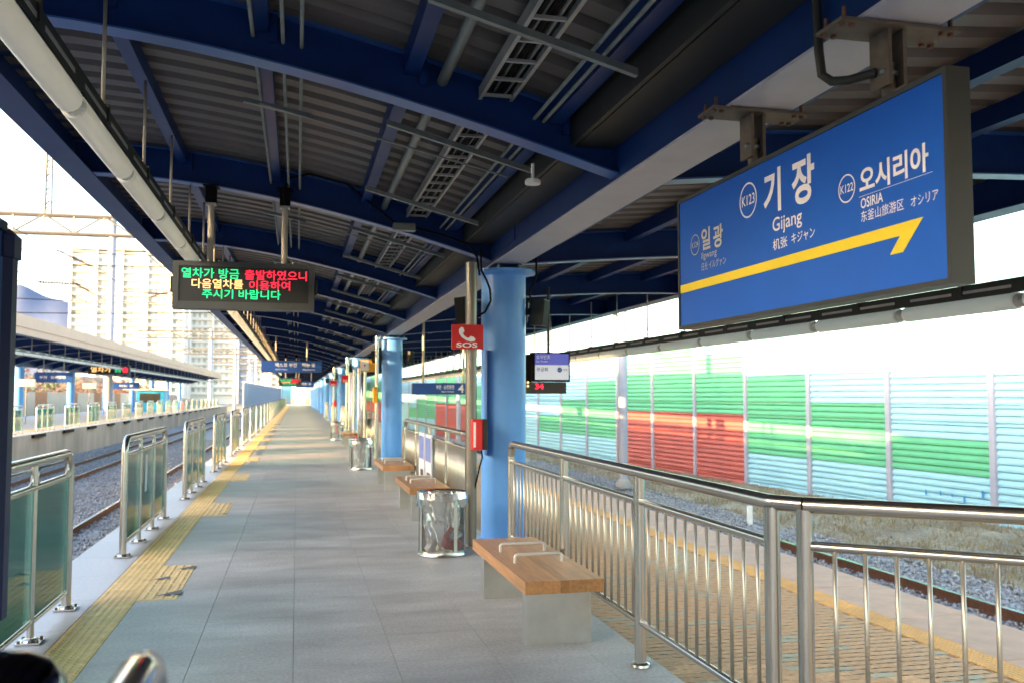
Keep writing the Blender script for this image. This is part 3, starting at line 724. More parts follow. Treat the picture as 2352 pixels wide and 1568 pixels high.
for k in range(-1, 28):
    lb = 'green glass fence panel on the near platform edge, %s from the camera' % ordn(k + 1)
    P = (-1.66, 9.8 + 5.13 * k, 0)
    if first: fp.location = P; fp['label'] = lb; fp['group'] = 'glass fence panels on the near platform'; first = False
    else: dup(fp, P, 0, lb, 'glass fence panels on the near platform')
index_kids(fp)
for k in range(20):
    dup(fp, (-11.15, 39.0 + 5.13 * k, 0), math.pi * 0, 'glass fence panel on the opposite platform edge, %s from the left' % ordn(k), 'glass fence panels on the opposite platform')
# a paper notice on the second panel
nt_ = MB().box(-1.654, -1.650, 11.05, 11.17, .52, .93).build('paper_notice', m_paper); tag(nt_, 'narrow white notice strip on the second glass fence panel', 'notice')

# ---- stainless railings on the right edge
def railing(name, label, p0, p1, posts, bsp, h=1.14, start_bend=False, lean=True, br=.0095):
    p0, p1 = Vector(p0), Vector(p1); d = (p1 - p0); L = d.length; d.normalize(); up = Vector((0, 0, 1))
    t = thing(name, label, 'railing', tuple(p0))
    top = [p0 + up * h, p1 + up * h]
    if start_bend: top = [p0 + up * (h - .12), p0 + up * (h - .05) + d * .012, p0 + up * (h - .012) + d * .05, p0 + up * h + d * .12] + top[1:]
    MB().tube(top, .034, 14).build('top_rail', m_inox, t, True)
    MB().tube([p0 + up * .97, p1 + up * .97], .021, 12).build('middle_rail', m_inox, t, True)
    MB().tube([p0 + up * .26, p1 + up * .26], .019, 12).build('bottom_rail', m_inox, t, True)
    for s in posts:
        q = p0 + d * s; po_ = MB().tube([q, q + up * (h - .02)], .034, 14).build('post', m_inox, t, True)
        MB().lathe(tuple(q), [(.058, .004), (.055, .018), (.036, .028)], 18).build('base_collar', m_inox, po_, True)
    n = int(L / bsp); bm_ = MB().tube([(0, 0, .26), (0, 0, .97)], br, 8).mesh('baluster', m_balu, (0, 0, 0), True)
    for i in range(1, n):
        s = i * L / n
        if min(abs(s - a_) for a_ in posts) > .05: inst(bm_, 'baluster', t, (p0 + d * s) - ORG[t.name])
    return t
railing('stainless_railing', 'stainless tube railing behind the nearest wooden bench', (2.0, 8.55, 0), (2.0, 3.62, 0), [0, 1.78, 3.36, 4.93], .128, start_bend=True)
ang = Vector((.77, -.64, 0))
j0 = Vector((2.0, 3.62, 0)); j1 = Vector((2.085, 3.50, 0))
railing('stainless_railing', 'stainless railing turning off to the right of the picture', tuple(j1), tuple(j1 + ang * 1.9), [0, 1.85], .115)
tag(MB().tube([j0 + Vector((0, 0, 1.14)), (j0 + j1) / 2 + Vector((.0, 0, 1.14)), j1 + Vector((0, 0, 1.14))], .0335, 14).sphere(tuple(j0 + Vector((0, 0, 1.14))), .0345, 14, 10).build('rail_elbow', m_inox, None, True), 'short stainless elbow joining the two handrails at the double post', 'handrail')
railing('stainless_railing', 'stainless railing between the first and second blue columns', (1.97, 17.0, 0), (1.97, 10.5, 0), [0, 1.6, 3.2, 4.8, 6.45], .095, start_bend=True)
for k, y_ in enumerate((23.2, 35.6, 48.0, 60.4)):
    railing('stainless_railing', 'far stainless railing just past the %s blue column' % ordn(k + 1), (1.97, y_ + 6.4, 0), (1.97, y_, 0), [0, 1.6, 3.2, 4.8, 6.4], .12, start_bend=True)
for k, (y0_, lab) in enumerate(((14.3, 'left'), (13.55, 'right'))):
    t = MB().box(1.905, 1.925, y0_ - .3, y0_ + .3, .18, 1.02).build('poster_board', m_paper); tag(t, 'white notice board with blue print hung on the railing, %s of the pair' % lab, 'poster', 'posters on the railing')
    MB().box(1.900, 1.904, y0_ - .26, y0_ + .26, .62, .97).build('printed_picture', m_posterb, t); MB().box(1.900, 1.904, y0_ - .22, y0_ + .1, .36, .46).build('printed_block', m_rustbr, t)

# ---- benches
def make_bench():
    t = thing('bench', 'x', 'bench')
    n = 9; W = .52
    for i in range(n):
        x0 = -W / 2 + i * W / n
        MB().bev(x0 + .0002, x0 + W / n - .0002, 0, 1.77, .35, .43, .0012).build('plank', m_wood, t)
    for yy in (.13, 1.52):
        lg = MB().box(-.215, -.195, yy - .0, yy + .13, 0, .349).box(.195, .215, yy, yy + .13, 0, .349).box(-.195, .195, yy + .002, yy + .017, .0, .349).box(-.195, .195, yy + .017, yy + .128, .335, .348).box(-.195, .195, yy + .017, yy + .128, .0, .012).build('leg', m_inoxd, t)
    for yy in (.66, 1.13):
        MB().tube([(-.17, yy, .43), (-.17, yy, .470), (-.163, yy, .481), (-.15, yy, .486), (.15, yy, .486), (.163, yy, .481), (.17, yy, .470), (.17, yy, .43)], .0115, 10).build('arm_bar', m_armbar, t, True)
    return t
bn = make_bench(); index_kids(bn)
bsp = [((1.67, 5.64), 'wooden bench with steel legs nearest the camera, beside the railing'), ((1.66, 11.6), 'wooden bench just behind the clear litter bin'),
       ((1.66, 15.3), 'third wooden bench, standing before the second blue column'), ((1.66, 28.6), 'small far bench between the second and third columns'), ((1.66, 40.5), 'tiny far bench past the third column')]
for i, ((bx_, by_), lb) in enumerate(bsp):
    if i == 0: bn.location = (bx_, by_, 0); bn['label'] = lb; bn['group'] = 'platform benches'
    else: dup(bn, (bx_, by_, 0), 0, lb, 'platform benches')

# ---- litter bins with clear bags
def make_bin():
    t = thing('litter_bin', 'x', 'bin')
    R = .235
    MB().lathe((0, 0, 0), [(R + .006, 0), (R + .01, .012), (R, .03), (R, .055), (R - .012, .055), (R - .012, .02)], 36).build('base_ring', m_inox, t, True)
    MB().lathe((0, 0, 0), [(R, .54), (R + .006, .545), (R + .006, .60), (R + .012, .615), (R, .628), (R - .012, .615), (R - .012, .54)], 36, False).build('top_ring', m_inox, t, True)
    MB().lathe((0, 0, 0), [(R - .004, .05), (R - .004, .545)], 36, False).build('drum_wall', m_mesh, t, True)
    for a in (1.1, 3.5, 5.2):
        v = []
        for da in (-.09, -.045, 0, .045, .09): v += [((R + .001) * math.cos(a + da), (R + .001) * math.sin(a + da), .05), ((R + .001) * math.cos(a + da), (R + .001) * math.sin(a + da), .545)]
        MB().add(v, [(2 * i, 2 * i + 2, 2 * i + 3, 2 * i + 1) for i in range(4)]).build('side_strap', m_inoxd, t)
    # crumpled bag
    mb = MB(); n = 40; m = 9; v = []; f = []
    for j in range(m):
        z = .04 + .57 * j / (m - 1)
        for k in range(n):
            r = (R - .03) * (.72 + .25 * j / (m - 1)) + random.uniform(-.022, .014); v.append((r * math.cos(6.2832 * k / n), r * math.sin(6.2832 * k / n), z + random.uniform(-.01, .01)))
    for j in range(m - 1):
        for k in range(n): f.append((j * n + k, j * n + (k + 1) % n, (j + 1) * n + (k + 1) % n, (j + 1) * n + k))
    mb.add(v, f).build('bag', m_bag, t)
    mb = MB(); v = []; f = []; n = 44
    for k in range(n):
        a = 6.2832 * k / n
        for r, z in ((R - .02, .60), (R + .014, .632), (R + .022 + random.uniform(0, .008), .57), (R + .016 + random.uniform(0, .012), .50 + random.uniform(-.03, .02))): v.append((r * math.cos(a), r * math.sin(a), z))
    for k in range(n):
        for j in range(3): f.append((4 * k + j, 4 * ((k + 1) % n) + j, 4 * ((k + 1) % n) + j + 1, 4 * k + j + 1))
    mb.add(v, f).build('bag_rim', m_bag, t)
    return t
lb_ = make_bin(); index_kids(lb_)
for i, (p, l) in enumerate((((1.44, 9.25, 0), 'clear litter bin nearest the camera, beside the first blue column'), ((1.36, 20.1, 0), 'sunlit clear litter bin before the second blue column'), ((1.40, 21.0, 0), 'litter bin tucked behind the sunlit one'), ((1.40, 33.5, 0), 'tiny far litter bin near the third column'))):
    if i == 0: lb_.location = p; lb_['label'] = l; lb_['group'] = 'clear litter bins'
    else: dup(lb_, p, 0, l, 'clear litter bins')
def rbox(name, c, s, rx, ry, rz, mat, label, cat):
    E = Matrix.Rotation(rz, 3, 'Z') @ Matrix.Rotation(ry, 3, 'Y') @ Matrix.Rotation(rx, 3, 'X')
    mb = MB().bev(-s[0], s[0], -s[1], s[1], -s[2], s[2], .006); mb.v = [tuple(E @ Vector(p) + Vector(c)) for p in mb.v]
    tag(mb.build(name, mat), label, cat)
rbox('carton', (1.53, 9.16, .12), (.09, .06, .045), .3, .2, .3, m_litter, 'red carton at the bottom of the nearest litter bin', 'litter')
rbox('wrapper', (1.50, 9.14, .235), (.025, .02, .06), .2, .6, .1, m_litter, 'small red wrapper leaning above the carton in the nearest bin', 'litter')
rbox('crumpled_paper', (1.56, 9.2, .20), (.07, .05, .02), .5, -.3, .5, m_litter2, 'pale crumpled paper lying on the red carton in the bin', 'litter')
rbox('paper_cup', (1.33, 9.2, .10), (.035, .035, .06), .5, .3, .5, m_litter2, 'pale cup at the left of the nearest litter bin', 'litter')

# ---- SOS pole
SP = Vector((1.81, 9.62, 0))
t = thing('emergency_pole', 'stainless pole with red SOS telephone plate beside the first blue column', 'pole', tuple(SP))
MB().tube([SP, SP + Vector((0, 0, 3.02))], .062, 18).build('pole', m_polesteel, t, True)
MB().lathe(tuple(SP), [(.10, .004), (.10, .02), (.065, .03)], 20).build('base_collar', m_inox, t, True)
pt = MB().box(1.585, 1.925, 9.53, 9.55, 2.085, 2.345).build('sign_plate', m_red, t)
Vv = [(.05, .16), (.075, .215), (.10, .225), (.128, .185), (.118, .165), (.128, .14), (.165, .115), (.19, .112), (.21, .128), (.245, .105), (.25, .085), (.225, .06), (.19, .052), (.15, .07), (.105, .105), (.07, .135)]
Vv = [(.075, .205), (.10, .235), (.125, .225), (.135, .185), (.118, .168), (.128, .145), (.158, .122), (.182, .118), (.20, .138), (.235, .128), (.255, .105), (.245, .088), (.205, .078), (.155, .092), (.105, .125), (.078, .165)]
MB().prism(Vv, (1.585, 9.5285, 2.085), (1, 0, 0), (0, 0, 1), (0, -.0015, 0)).build('phone_symbol', m_letter, pt)
lettering('SOS', (1.585, 9.5265, 2.085), (1, 0, 0), (0, 0, 1), .05, .275, .018, .070, m_letter, pt, .025)
MB().box(1.74, 1.88, 9.55, 9.56, 2.1, 2.33).build('bracket', m_inox, t)
rb_ = thing('emergency_phone', 'red emergency telephone box on the stainless SOS pole', 'telephone', (1.86, 9.5, 1.03))
MB().bev(1.79, 1.90, 9.42, 9.56, 1.03, 1.35, .012).build('case', m_red, rb_); MB().bev(1.9005, 1.955, 9.43, 9.56, 1.03, 1.35, .006).build('side_cover', m_dark, rb_)
MB().box(1.80, 1.825, 9.4175, 9.4195, 1.06, 1.32).build('label_strip', m_white, rb_)
MB().tube([(1.90, 9.5, 1.03), (1.91, 9.5, .95), (1.89, 9.54, .85), (1.84, 9.58, .6)], .009, 6).build('cord', m_cable, rb_, True)
bs = MB().box(2.017, 2.020, 9.78, 9.95, .95, 2.1).build('column_number_strip', m_signb2); tag(bs, 'narrow blue strip sign on the side of the first column', 'sign')

# ---- loudspeakers
def speaker(c, rz, tilt, label):
    t = thing('loudspeaker', label, 'loudspeaker', c, rz, 'loudspeakers on the columns'); o = Vector(c)
    mb = MB(); D, W, Hh = .15, .19, .30
    prof = [(-W / 2, D / 2), (-W / 2 * .8, -D / 2), (W / 2 * .8, -D / 2), (W / 2, D / 2)]
    E = Matrix.Rotation(tilt, 3, 'X')
    mb.prism(prof, (0, 0, -Hh / 2), (1, 0, 0), (0, 1, 0), (0, 0, Hh)); mb.v = [tuple(E @ Vector(p) + o) for p in mb.v]; mb.build('cabinet', m_dark, t)
    mb = MB().box(-W / 2 * .92, W / 2 * .92, D / 2 + .001, D / 2 + .008, -Hh / 2 + .01, Hh / 2 - .01); mb.v = [tuple(E @ Vector(p) + o) for p in mb.v]; mb.build('grille', m_black, t)
    mb = MB().box(-.012, .012, -D / 2 - .06, -D / 2 - .001, -.04, .04).box(-.02, .02, -D / 2 - .075, -D / 2 - .06, -.12, .12); mb.v = [tuple(E @ Vector(p) + o) for p in mb.v]; mb.build('bracket', m_dark, t)
    return t
for k, yc in enumerate(YC[1:6]):
    speaker((1.80 if k == 0 else 1.86, yc - .10 + (0 if k == 0 else .0), 2.53), R_(115), R_(-6), 'dark loudspeaker on the platform side of the %s blue column' % ordn(k))
    speaker((2.66, yc - .02, 2.53), R_(-125), R_(-6), 'dark loudspeaker on the low platform side of the %s blue column' % ordn(k))
tag(MB().tube([(1.93, 9.72, 3.2), (1.935, 9.7, 2.95), (1.99, 9.70, 2.85), (2.03, 9.70, 2.75), (2.04, 9.70, 2.62), (1.98, 9.72, 2.5), (1.9, 9.80, 2.45)], .012, 8).build('speaker_cable', m_cable, None, True), 'black cable dropping to the left loudspeaker of the first column', 'cable')
tag(MB().tube([(2.58, 9.8, 3.12), (2.58, 9.8, 2.93), (2.56, 9.82, 2.85), (2.52, 9.84, 2.78), (2.52, 9.86, 2.62)], .012, 8).build('speaker_cable', m_cable, None, True), 'black cable dropping to the right loudspeaker of the first column', 'cable')

# ---- station name sign hung from the main beam
sg = thing('station_sign', 'large blue station name sign with yellow arrow hanging from the main beam', 'sign', (2.2, 3.78, 1.99))
FX = 2.15
MB().box(FX + .006, FX + .085, 2.665, 4.895, 1.99, 2.71).build('case', m_frame, sg)
fr = MB()
for b_ in ((FX - .006, FX + .088, 2.645, 2.665, 1.975, 2.725), (FX - .006, FX + .088, 4.895, 4.915, 1.975, 2.725), (FX - .006, FX + .088, 2.665, 4.895, 1.975, 1.995), (FX - .006, FX + .088, 2.665, 4.895, 2.705, 2.725)): fr.box(*b_)
fr.build('frame', m_frame, sg)
fc = MB().box(FX, FX + .0055, 2.667, 4.893, 1.996, 2.704).build('face', m_signb, sg)
SO, SU, SW = (FX - .0015, 4.90, 1.99), (0, -1, 0), (0, 0, 1)
def L_(s, x0, x1, y0, y1, mat=m_letter, bold=.0): lettering(s, SO, SU, SW, x0, x1, y0, y1, mat, fc, bold)
L_('기', .985, 1.145, .455, .66, bold=.030); L_('장', 1.24, 1.425, .445, .655, bold=.030)
L_('Gijang', 1.065, 1.32, .345, .43, bold=.010); L_('机张', 1.065, 1.195, .278, .33, bold=.008); L_('キジャン', 1.23, 1.42, .282, .33, bold=.008)
L_('오시리아', 1.745, 2.15, .395, .50, bold=.028); L_('OSIRIA', 1.75, 1.89, .338, .378, bold=.012); L_('东釜山旅游区', 1.75, 2.01, .285, .328); L_('オシリア', 2.05, 2.195, .285, .322)
L_('일', .295, .405, .395, .515, m_lettery, .022); L_('광', .44, .555, .385, .505, m_lettery, .022)
L_('Ilgwang', .295, .48, .338, .385, m_lettery); L_('日光 イルグァン', .295, .585, .285, .328, m_lettery)
disc_ring(SO, SU, SW, .832, .565, .088, .079).build('number_ring', m_letter, fc); L_('K123', .768, .898, .540, .592, bold=.01)
disc_ring(SO, SU, SW, 1.658, .44, .058, .052).build('number_ring', m_letter, fc); L_('K122', 1.615, 1.702, .424, .458, bold=.01)
disc_ring(SO, SU, SW, .212, .443, .058, .053).build('number_ring', m_lettery, fc); L_('K124', .17, .255, .428, .46, m_lettery, .005)
MB().prism([(.01, .238), (2.115, .238), (2.0, .130), (1.925, .130), (1.985, .192), (.01, .192)], SO, SU, SW, (-.0008, 0, 0)).build('arrow', m_yel, fc)
MB().prism([(1.74, .386), (2.17, .386), (2.17, .3875), (1.74, .3875)], SO, SU, SW, (-.0005, 0, 0)).build('thin_line', m_letter, fc)
for k, yy in enumerate((4.20, 3.10)):
    h = thing('sign_hanger', 'brown clamp bracket holding the station sign, %s' % ('farther from the camera' if k == 0 else 'nearer the camera'), 'bracket', (2.25, yy, 2.72), 0, 'station sign brackets')
    MB().box(1.99, 2.52, yy - .09, yy + .09, SOF - .020, SOF - .006).build('clamp_plate', m_rustbr, h)
    MB().box(2.21, 2.225, yy - .06, yy + .06, 2.80, SOF - .021).box(2.275, 2.29, yy - .06, yy + .06, 2.80, SOF - .021).build('fork', m_rustbr, h)
    MB().tube([(2.25, yy, 2.726), (2.25, yy, 2.90)], .026, 12).build('stem', m_rustbr, h, True)
    MB().tube([(2.20, yy - .02, 2.86), (2.30, yy - .02, 2.86)], .014, 8).build('pin', m_galv, h, True)
    bb = MB()
    for sx in (2.01, 2.05, 2.45, 2.49):
        for sy in (-.06, .06): bb.lathe((sx, yy + sy, SOF - .032), [(.013, 0), (.013, .012)], 6)
    for sx in (2.02, 2.49):
        for sy in (-.06, .06): bb.lathe((sx, yy + sy, SOF - .006), [(.009, 0), (.009, .05)], 6)
    bb.build('bolts', m_rust, h)
tag(MB().tube([(2.05, 3.30, 3.6), (2.06, 3.29, 3.2), (2.06, 3.28, 3.0), (2.065, 3.27, 2.90), (2.09, 3.24, 2.865), (2.14, 3.20, 2.86), (2.21, 3.12, 2.87)], .019, 10).build('flexible_conduit', m_dark, None, True), 'dark flexible conduit curling into the nearer station sign bracket', 'conduit')

# ---- LED train displays
def led_board(label, x0, x1, z0, z1, yf, texts, poles, ptop, parent_label=None):
    t = thing('led_display', label, 'display', ((x0 + x1) / 2, yf + .1, z0))
    MB().bev(x0, x1, yf + .012, yf + .20, z0, z1, .012).build('case', m_led_case, t)
    fr = MB().box(x0, x1, yf - .012, yf + .011, z0, z0 + .075).box(x0, x1, yf - .012, yf + .011, z1 - .05, z1).box(x0, x0 + .06, yf - .012, yf + .011, z0 + .075, z1 - .05).box(x1 - .06, x1, yf - .012, yf + .011, z0 + .075, z1 - .05)
    fr.build('bezel', m_led_case, t)
    fc = MB().box(x0 + .06, x1 - .06, yf + .003, yf + .0115, z0 + .075, z1 - .05).build('face', m_led_face, t)
    for s, a_, b_, c_, d_, m in texts: lettering(s, (0, yf + .0018, 0), (1, 0, 0), (0, 0, 1), a_, b_, c_, d_, m, fc, .012)
    for px in (x0 - .03, x1): MB().bev(px, px + .03, yf + .05, yf + .15, (z0 + z1) / 2 - .07, (z0 + z1) / 2 + .09, .006).build('side_hinge', m_dark, t)
    for px in poles:
        p_ = MB().tube([(px, yf + .1, z1), (px, yf + .1, ptop - .18)], .032, 12).build('pole', m_beige, t, True)
        MB().box(px - .05, px + .05, yf + .05, yf + .15, ptop - .18, ptop - .16).build('pole_flange', m_tray, p_)
        MB().box(px - .055, px + .055, yf + .045, yf + .155, ptop - .159, ptop + .01).box(px - .08, px + .08, yf + .0, yf + .2, ptop + .01, ptop + .02).build('clamp', m_black, p_)
        for q in (-.09, .09): MB().lathe((px + q, yf + .1, z1), [(.012, 0), (.012, .03)], 8).build('bolt', m_tray, p_)
    return t
led_board('dark LED display with green, red and amber Korean text, nearest the camera', -1.255, .165, 2.485, 2.975, 9.85,
          [('열차가 방금', -1.17, -.60, 2.800, 2.905, e_green), ('출발하였으니', -.545, .085, 2.797, 2.900, e_red), ('다음열차를', -1.07, -.56, 2.695, 2.795, e_amber), ('이용하여', -.50, -.085, 2.692, 2.790, e_red), ('주시기 바랍니다', -.965, -.18, 2.592, 2.690, e_green)],
          (-.90, -.15), 3.76)
led_board('small far LED display with green and red text under the canopy', -.95, .22, 2.08, 2.52, 50.2,
          [('열차가 방금', -.88, -.30, 2.36, 2.46, e_green), ('출발하였으니', -.28, .16, 2.36, 2.46, e_red), ('다음열차를', -.80, -.35, 2.25, 2.34, e_amber), ('이용하여', -.3, .05, 2.25, 2.34, e_red), ('주시기 바랍니다', -.75, -.05, 2.165, 2.235, e_green)], (-.6, -.05), 3.74)

# ---- blue hanging signs
def blue_sign(label, x0, x1, z0, z1, y, texts, poles, ptop, thick=.09):
    t = thing('hanging_sign', label, 'sign', ((x0 + x1) / 2, y, z0))
    MB().bev(x0, x1, y, y + thick, z0, z1, .008).build('case', m_frame, t)
    f_ = MB().box(x0 + .012, x1 - .012, y - .006, y - .0005, z0 + .012, z1 - .012).build('face', m_signb2, t)
    for s, a_, b_, c_, d_ in texts: lettering(s, (0, y - .0075, 0), (1, 0, 0), (0, 0, 1), a_, b_, c_, d_, m_letter, f_, .02)
    for px in poles: MB().tube([(px, y + thick / 2, z1), (px, y + thick / 2, ptop)], .028, 10).build('hanger', m_beige, t, True)
    return t
ts = blue_sign('long blue hanging sign with white lettering spanning the far walkway', -1.3, .90, 2.44, 2.89, 35.0, [('벡스코 부전', -.80, -.02, 2.65, 2.80), ('타는 곳', .18, .65, 2.65, 2.80), ('BEXCO  Bujeon', -.78, -.36, 2.53, 2.58), ('Platform', .2, .64, 2.53, 2.58)], (-.78, .35), 3.85)
blue_sign('small dark blue sign behind the far LED display', -.05, .95, 2.05, 2.42, 54.5, [('타는 곳', .25, .8, 2.2, 2.34)], (.1, .8), 3.7)
blue_sign('blue sign marked 4 behind the stainless pole, over the low platform', 2.45, 3.85, 1.62, 1.87, 20.0, [('부전 · 순천방면', 2.98, 3.38, 1.735, 1.83), ('Bujeon  Suncheon', 3.1, 3.38, 1.66, 1.70), ('4', 3.47, 3.60, 1.66, 1.84)], (2.7, 3.6), 3.2)

# ---- platform monitor over the low platform
t = thing('information_monitor', 'black monitor with purple and white screen hanging right of the first column', 'monitor', (3.62, 13.1, 1.63))
MB().bev(3.34, 3.94, 13.0, 13.10, 1.80, 2.23, .01).build('case', m_black, t)
MB().box(3.40, 3.915, 12.994, 12.9985, 1.83, 2.045).build('screen_lower', e_scr, t); MB().box(3.40, 3.915, 12.994, 12.9985, 2.046, 2.21).build('screen_upper', e_scrb, t)
lettering('호차번호', (0, 12.992, 0), (1, 0, 0), (0, 0, 1), 3.42, 3.63, 2.13, 2.19, m_letter, t, .01); lettering('Car Number', (0, 12.992, 0), (1, 0, 0), (0, 0, 1), 3.42, 3.60, 2.085, 2.115, m_letter, t)
lettering('무궁화', (0, 12.992, 0), (1, 0, 0), (0, 0, 1), 3.42, 3.60, 1.95, 2.01, m_cable, t, .01)
disc_ring((0, 12.992, 0), (1, 0, 0), (0, 0, 1), 3.775, 1.975, .036, .0).build('symbol', m_signb2, t); lettering('4', (0, 12.990, 0), (1, 0, 0), (0, 0, 1), 3.762, 3.788, 1.955, 1.995, m_letter, t, .01); lettering('호차', (0, 12.992, 0), (1, 0, 0), (0, 0, 1), 3.83, 3.895, 1.955, 1.995, m_cable, t)
MB().bev(3.22, 3.36, 13.02, 13.32, 1.72, 2.20, .01).build('side_case', m_black, t)
MB().bev(3.26, 3.88, 13.0, 13.14, 1.625, 1.795, .008).build('number_case', m_frame, t)
lettering('34', (0, 12.994, 0), (1, 0, 0), (0, 0, 1), 3.40, 3.53, 1.69, 1.775, e_red, t, .03)
MB().tube([(3.62, 13.06, 2.23), (3.62, 13.06, 3.2)], .022, 10).build('pole', m_dark, t, True)
for zz in (1.735, 1.79): MB().lathe((3.29, 12.99, zz), [(.0, -.018), (.018, -.01), (.018, .01), (.0, .018)], 12).build('indicator', e_amber, t, True)

# ---- notice boards, boxes and signs past the first bay
for k, (y0_, lab) in enumerate(((24.6, 'nearer'), (29.4, 'farther'))):
    t = thing('notice_board', 'tall glazed notice board on steel posts along the far walkway, %s of two' % lab, 'notice board', (1.76, y0_, 0), 0, 'tall notice boards')
    for yy in (0, 2.6): MB().tube([(1.76, y0_ + yy, 0), (1.76, y0_ + yy, 2.4)], .04, 10).build('post', m_inox, t, True)
    MB().box(1.74, 1.78, y0_ + .06, y0_ + 2.54, .75, 2.35).build('board', m_inoxd, t)
    for q in range(4): MB().box(1.735, 1.739, y0_ + .15 + q * .6, y0_ + .62 + q * .6, .9, 2.2).build('poster', m_paper if q % 2 else m_posterb, t)
t = thing('orange_sign', 'orange and white sign above the second blue column bay', 'sign', (1.75, 23.6, 2.1)); MB().box(1.55, 2.0, 23.6, 23.64, 2.20, 2.52).build('plate', m_orange, t); MB().box(1.57, 1.78, 23.594, 23.599, 2.23, 2.49).build('white_field', m_white, t); MB().lathe((1.675, 23.59, 2.36), [(0, -.03), (.03, 0), (0, .03)], 12).build('red_mark', m_red, t); MB().tube([(1.62, 23.65, 0), (1.62, 23.65, 2.5)], .03, 8).build('post', m_inox, t, True)
t = thing('yellow_box', 'amber yellow call box fixed beside the second blue column', 'box', (1.82, 22.0, 1.5)); MB().bev(1.76, 1.88, 21.95, 22.1, 1.42, 1.80, .02).build('case', m_orange, t); MB().tube([(1.86, 22.12, 0), (1.86, 22.12, 3.0)], .045, 12).build('post', m_inox, t, True)
for k, yy in enumerate((34.3, 46.7)):
    t = thing('emergency_pole', 'far stainless pole with a red SOS plate at the %s blue column' % ordn(k + 2), 'pole', (1.8, yy, 0), 0, 'far SOS poles')
    MB().tube([(1.8, yy, 0), (1.8, yy, 3.0)], .06, 12).build('pole', m_inox, t, True); MB().box(1.6, 1.93, yy - .09, yy - .07, 2.08, 2.34).build('sign_plate', m_red, t); MB().bev(1.78, 1.92, yy - .2, yy - .06, 1.03, 1.35, .01).build('phone_box', m_red, t)
    lettering('SOS', (1.6, yy - .092, 2.08), (1, 0, 0), (0, 0, 1), .05, .27, .03, .10, m_letter, t, .02)
for k, yy in enumerate((26.0, 38.5)):
    ex = thing('fire_extinguisher', 'red fire extinguisher standing by the far notice boards, %s of two' % ('nearer' if k == 0 else 'farther'), 'extinguisher', (1.62, yy, 0), 0, 'fire extinguishers')
    MB().lathe((1.62, yy, 0), [(.075, .0), (.08, .03), (.08, .36), (.05, .42), (.025, .45), (.025, .50)], 16).build('cylinder', m_red, ex, True); MB().box(1.56, 1.68, yy - .015, yy + .015, .50, .53).build('lever', m_black, ex); MB().tube([(1.64, yy, .48), (1.72, yy, .44), (1.73, yy, .2)], .012, 6).build('hose', m_black, ex, True)
# small bottle and bag left at the railing foot by the column
t = thing('bottle', 'small white bottle standing by the railing post behind the bench', 'bottle', (2.08, 8.3, 0)); MB().lathe((2.08, 8.3, 0.003), [(.04, 0), (.045, .02), (.045, .15), (.018, .2), (.018, .235)], 14).build('body', m_white, t, True); MB().lathe((2.08, 8.3, .238), [(.02, 0), (.02, .03)], 10).build('lid', m_dark, t)

# ---- foreground: dark board and stainless handrail ends at the left
t = thing('side_board', 'dark navy board with black frame at the left edge of the picture', 'board', (-1.200, 3.2, 0))
MB().box(-1.230, -1.170, 1.7, 4.06, .72, 2.26).build('panel', m_navyp, t)
MB().bev(-1.260, -1.140, 4.06, 4.19, .70, 2.26, .03).build('edge_frame', m_navyf, t); MB().bev(-1.270, -1.130, 4.04, 4.20, 2.16, 2.28, .03).build('corner_cap', m_navyf, t)
MB().box(-1.245, -1.155, 1.7, 4.06, 2.262, 2.30).build('top_rail', m_navyf, t); MB().box(-1.245, -1.155, 1.7, 4.06, .68, .718).build('bottom_rail', m_navyf, t)
for yy in (1.9, 3.2): MB().tube([(-1.200, yy, 0.006), (-1.200, yy, .70)], .03, 10).build('leg', m_navyf, t, True)
def handrail(label, x, y1, z, r):
    t = thing('stair_handrail', label, 'handrail', (x, y1, 0), 0, 'stair handrails')
    pts = [(x, -1.5, z - .05)] + [(x, y, z) for y in (y1 - .5, y1 - .12)]
    MB().tube(pts + [(x, y1 - .05, z - .008), (x, y1 - .015, z - .03), (x, y1, z - .07), (x, y1, z - .2), (x, y1, .01)], r, 20).build('tube', m_chrome, t, True)
    MB().tube([(x, -1.2, .01), (x, -1.2, z - .05)], r, 14).build('rear_post', m_inox, t, True)
handrail('stainless handrail end poking up at the bottom left', -.222, 1.56, 1.19, .031)
t = thing('newel_post', 'dark polished post with a domed cap in the bottom left corner', 'post', (-.41, 1.5, 0))
MB().tube([(-.41, 1.5, .004), (-.41, 1.5, 1.10)], .06, 18).build('shaft', m_inox, t, True); MB().lathe((-.41, 1.5, 1.09), [(.075, 0), (.09, .02), (.09, .05), (.082, .085), (.06, .115), (.03, .130), (.001, .135)], 28).build('domed_cap', m_chromed, t, True)

# ================================================================== BEYOND THE PLATFORMS
# ---- catenary
def mast(name, x, y, z0, z1, r, label):
    t = thing(name, label, 'mast', (x, y, z0), 0, 'catenary masts')
    MB().tube([(x, y, z0), (x, y, z1)], r, 14).build('shaft', m_npost, t, True); MB().lathe((x, y, z0), [(r * 2, 0), (r * 2, .05), (r * 1.05, .25)], 14).build('foot', m_conc, t, True)
    return t
ms = mast('catenary_mast', 9.75, 26.6, -1.2, 8.5, .14, 'pale steel mast standing before the coloured barrier')
MB().tube([(9.75, 26.6, 6.2), (7.6, 26.6, 6.6)], .04, 8).build('bracket_arm', m_cat, ms, True); MB().tube([(9.75, 26.6, 7.3), (7.6, 26.6, 6.6)], .03, 8).build('stay', m_cat, ms, True)
def insulator(mb, a, b, n=9, r=.075):
    a, b = Vector(a), Vector(b)
    for i in range(n):
        p = a + (b - a) * (i + .5) / n; d = (b - a).normalized() * (b - a).length / n * .22
        mb.tube([p - d, p, p + d], [r * .5, r, r * .5], 8)
    mb.tube([a, b], r * .3, 6)
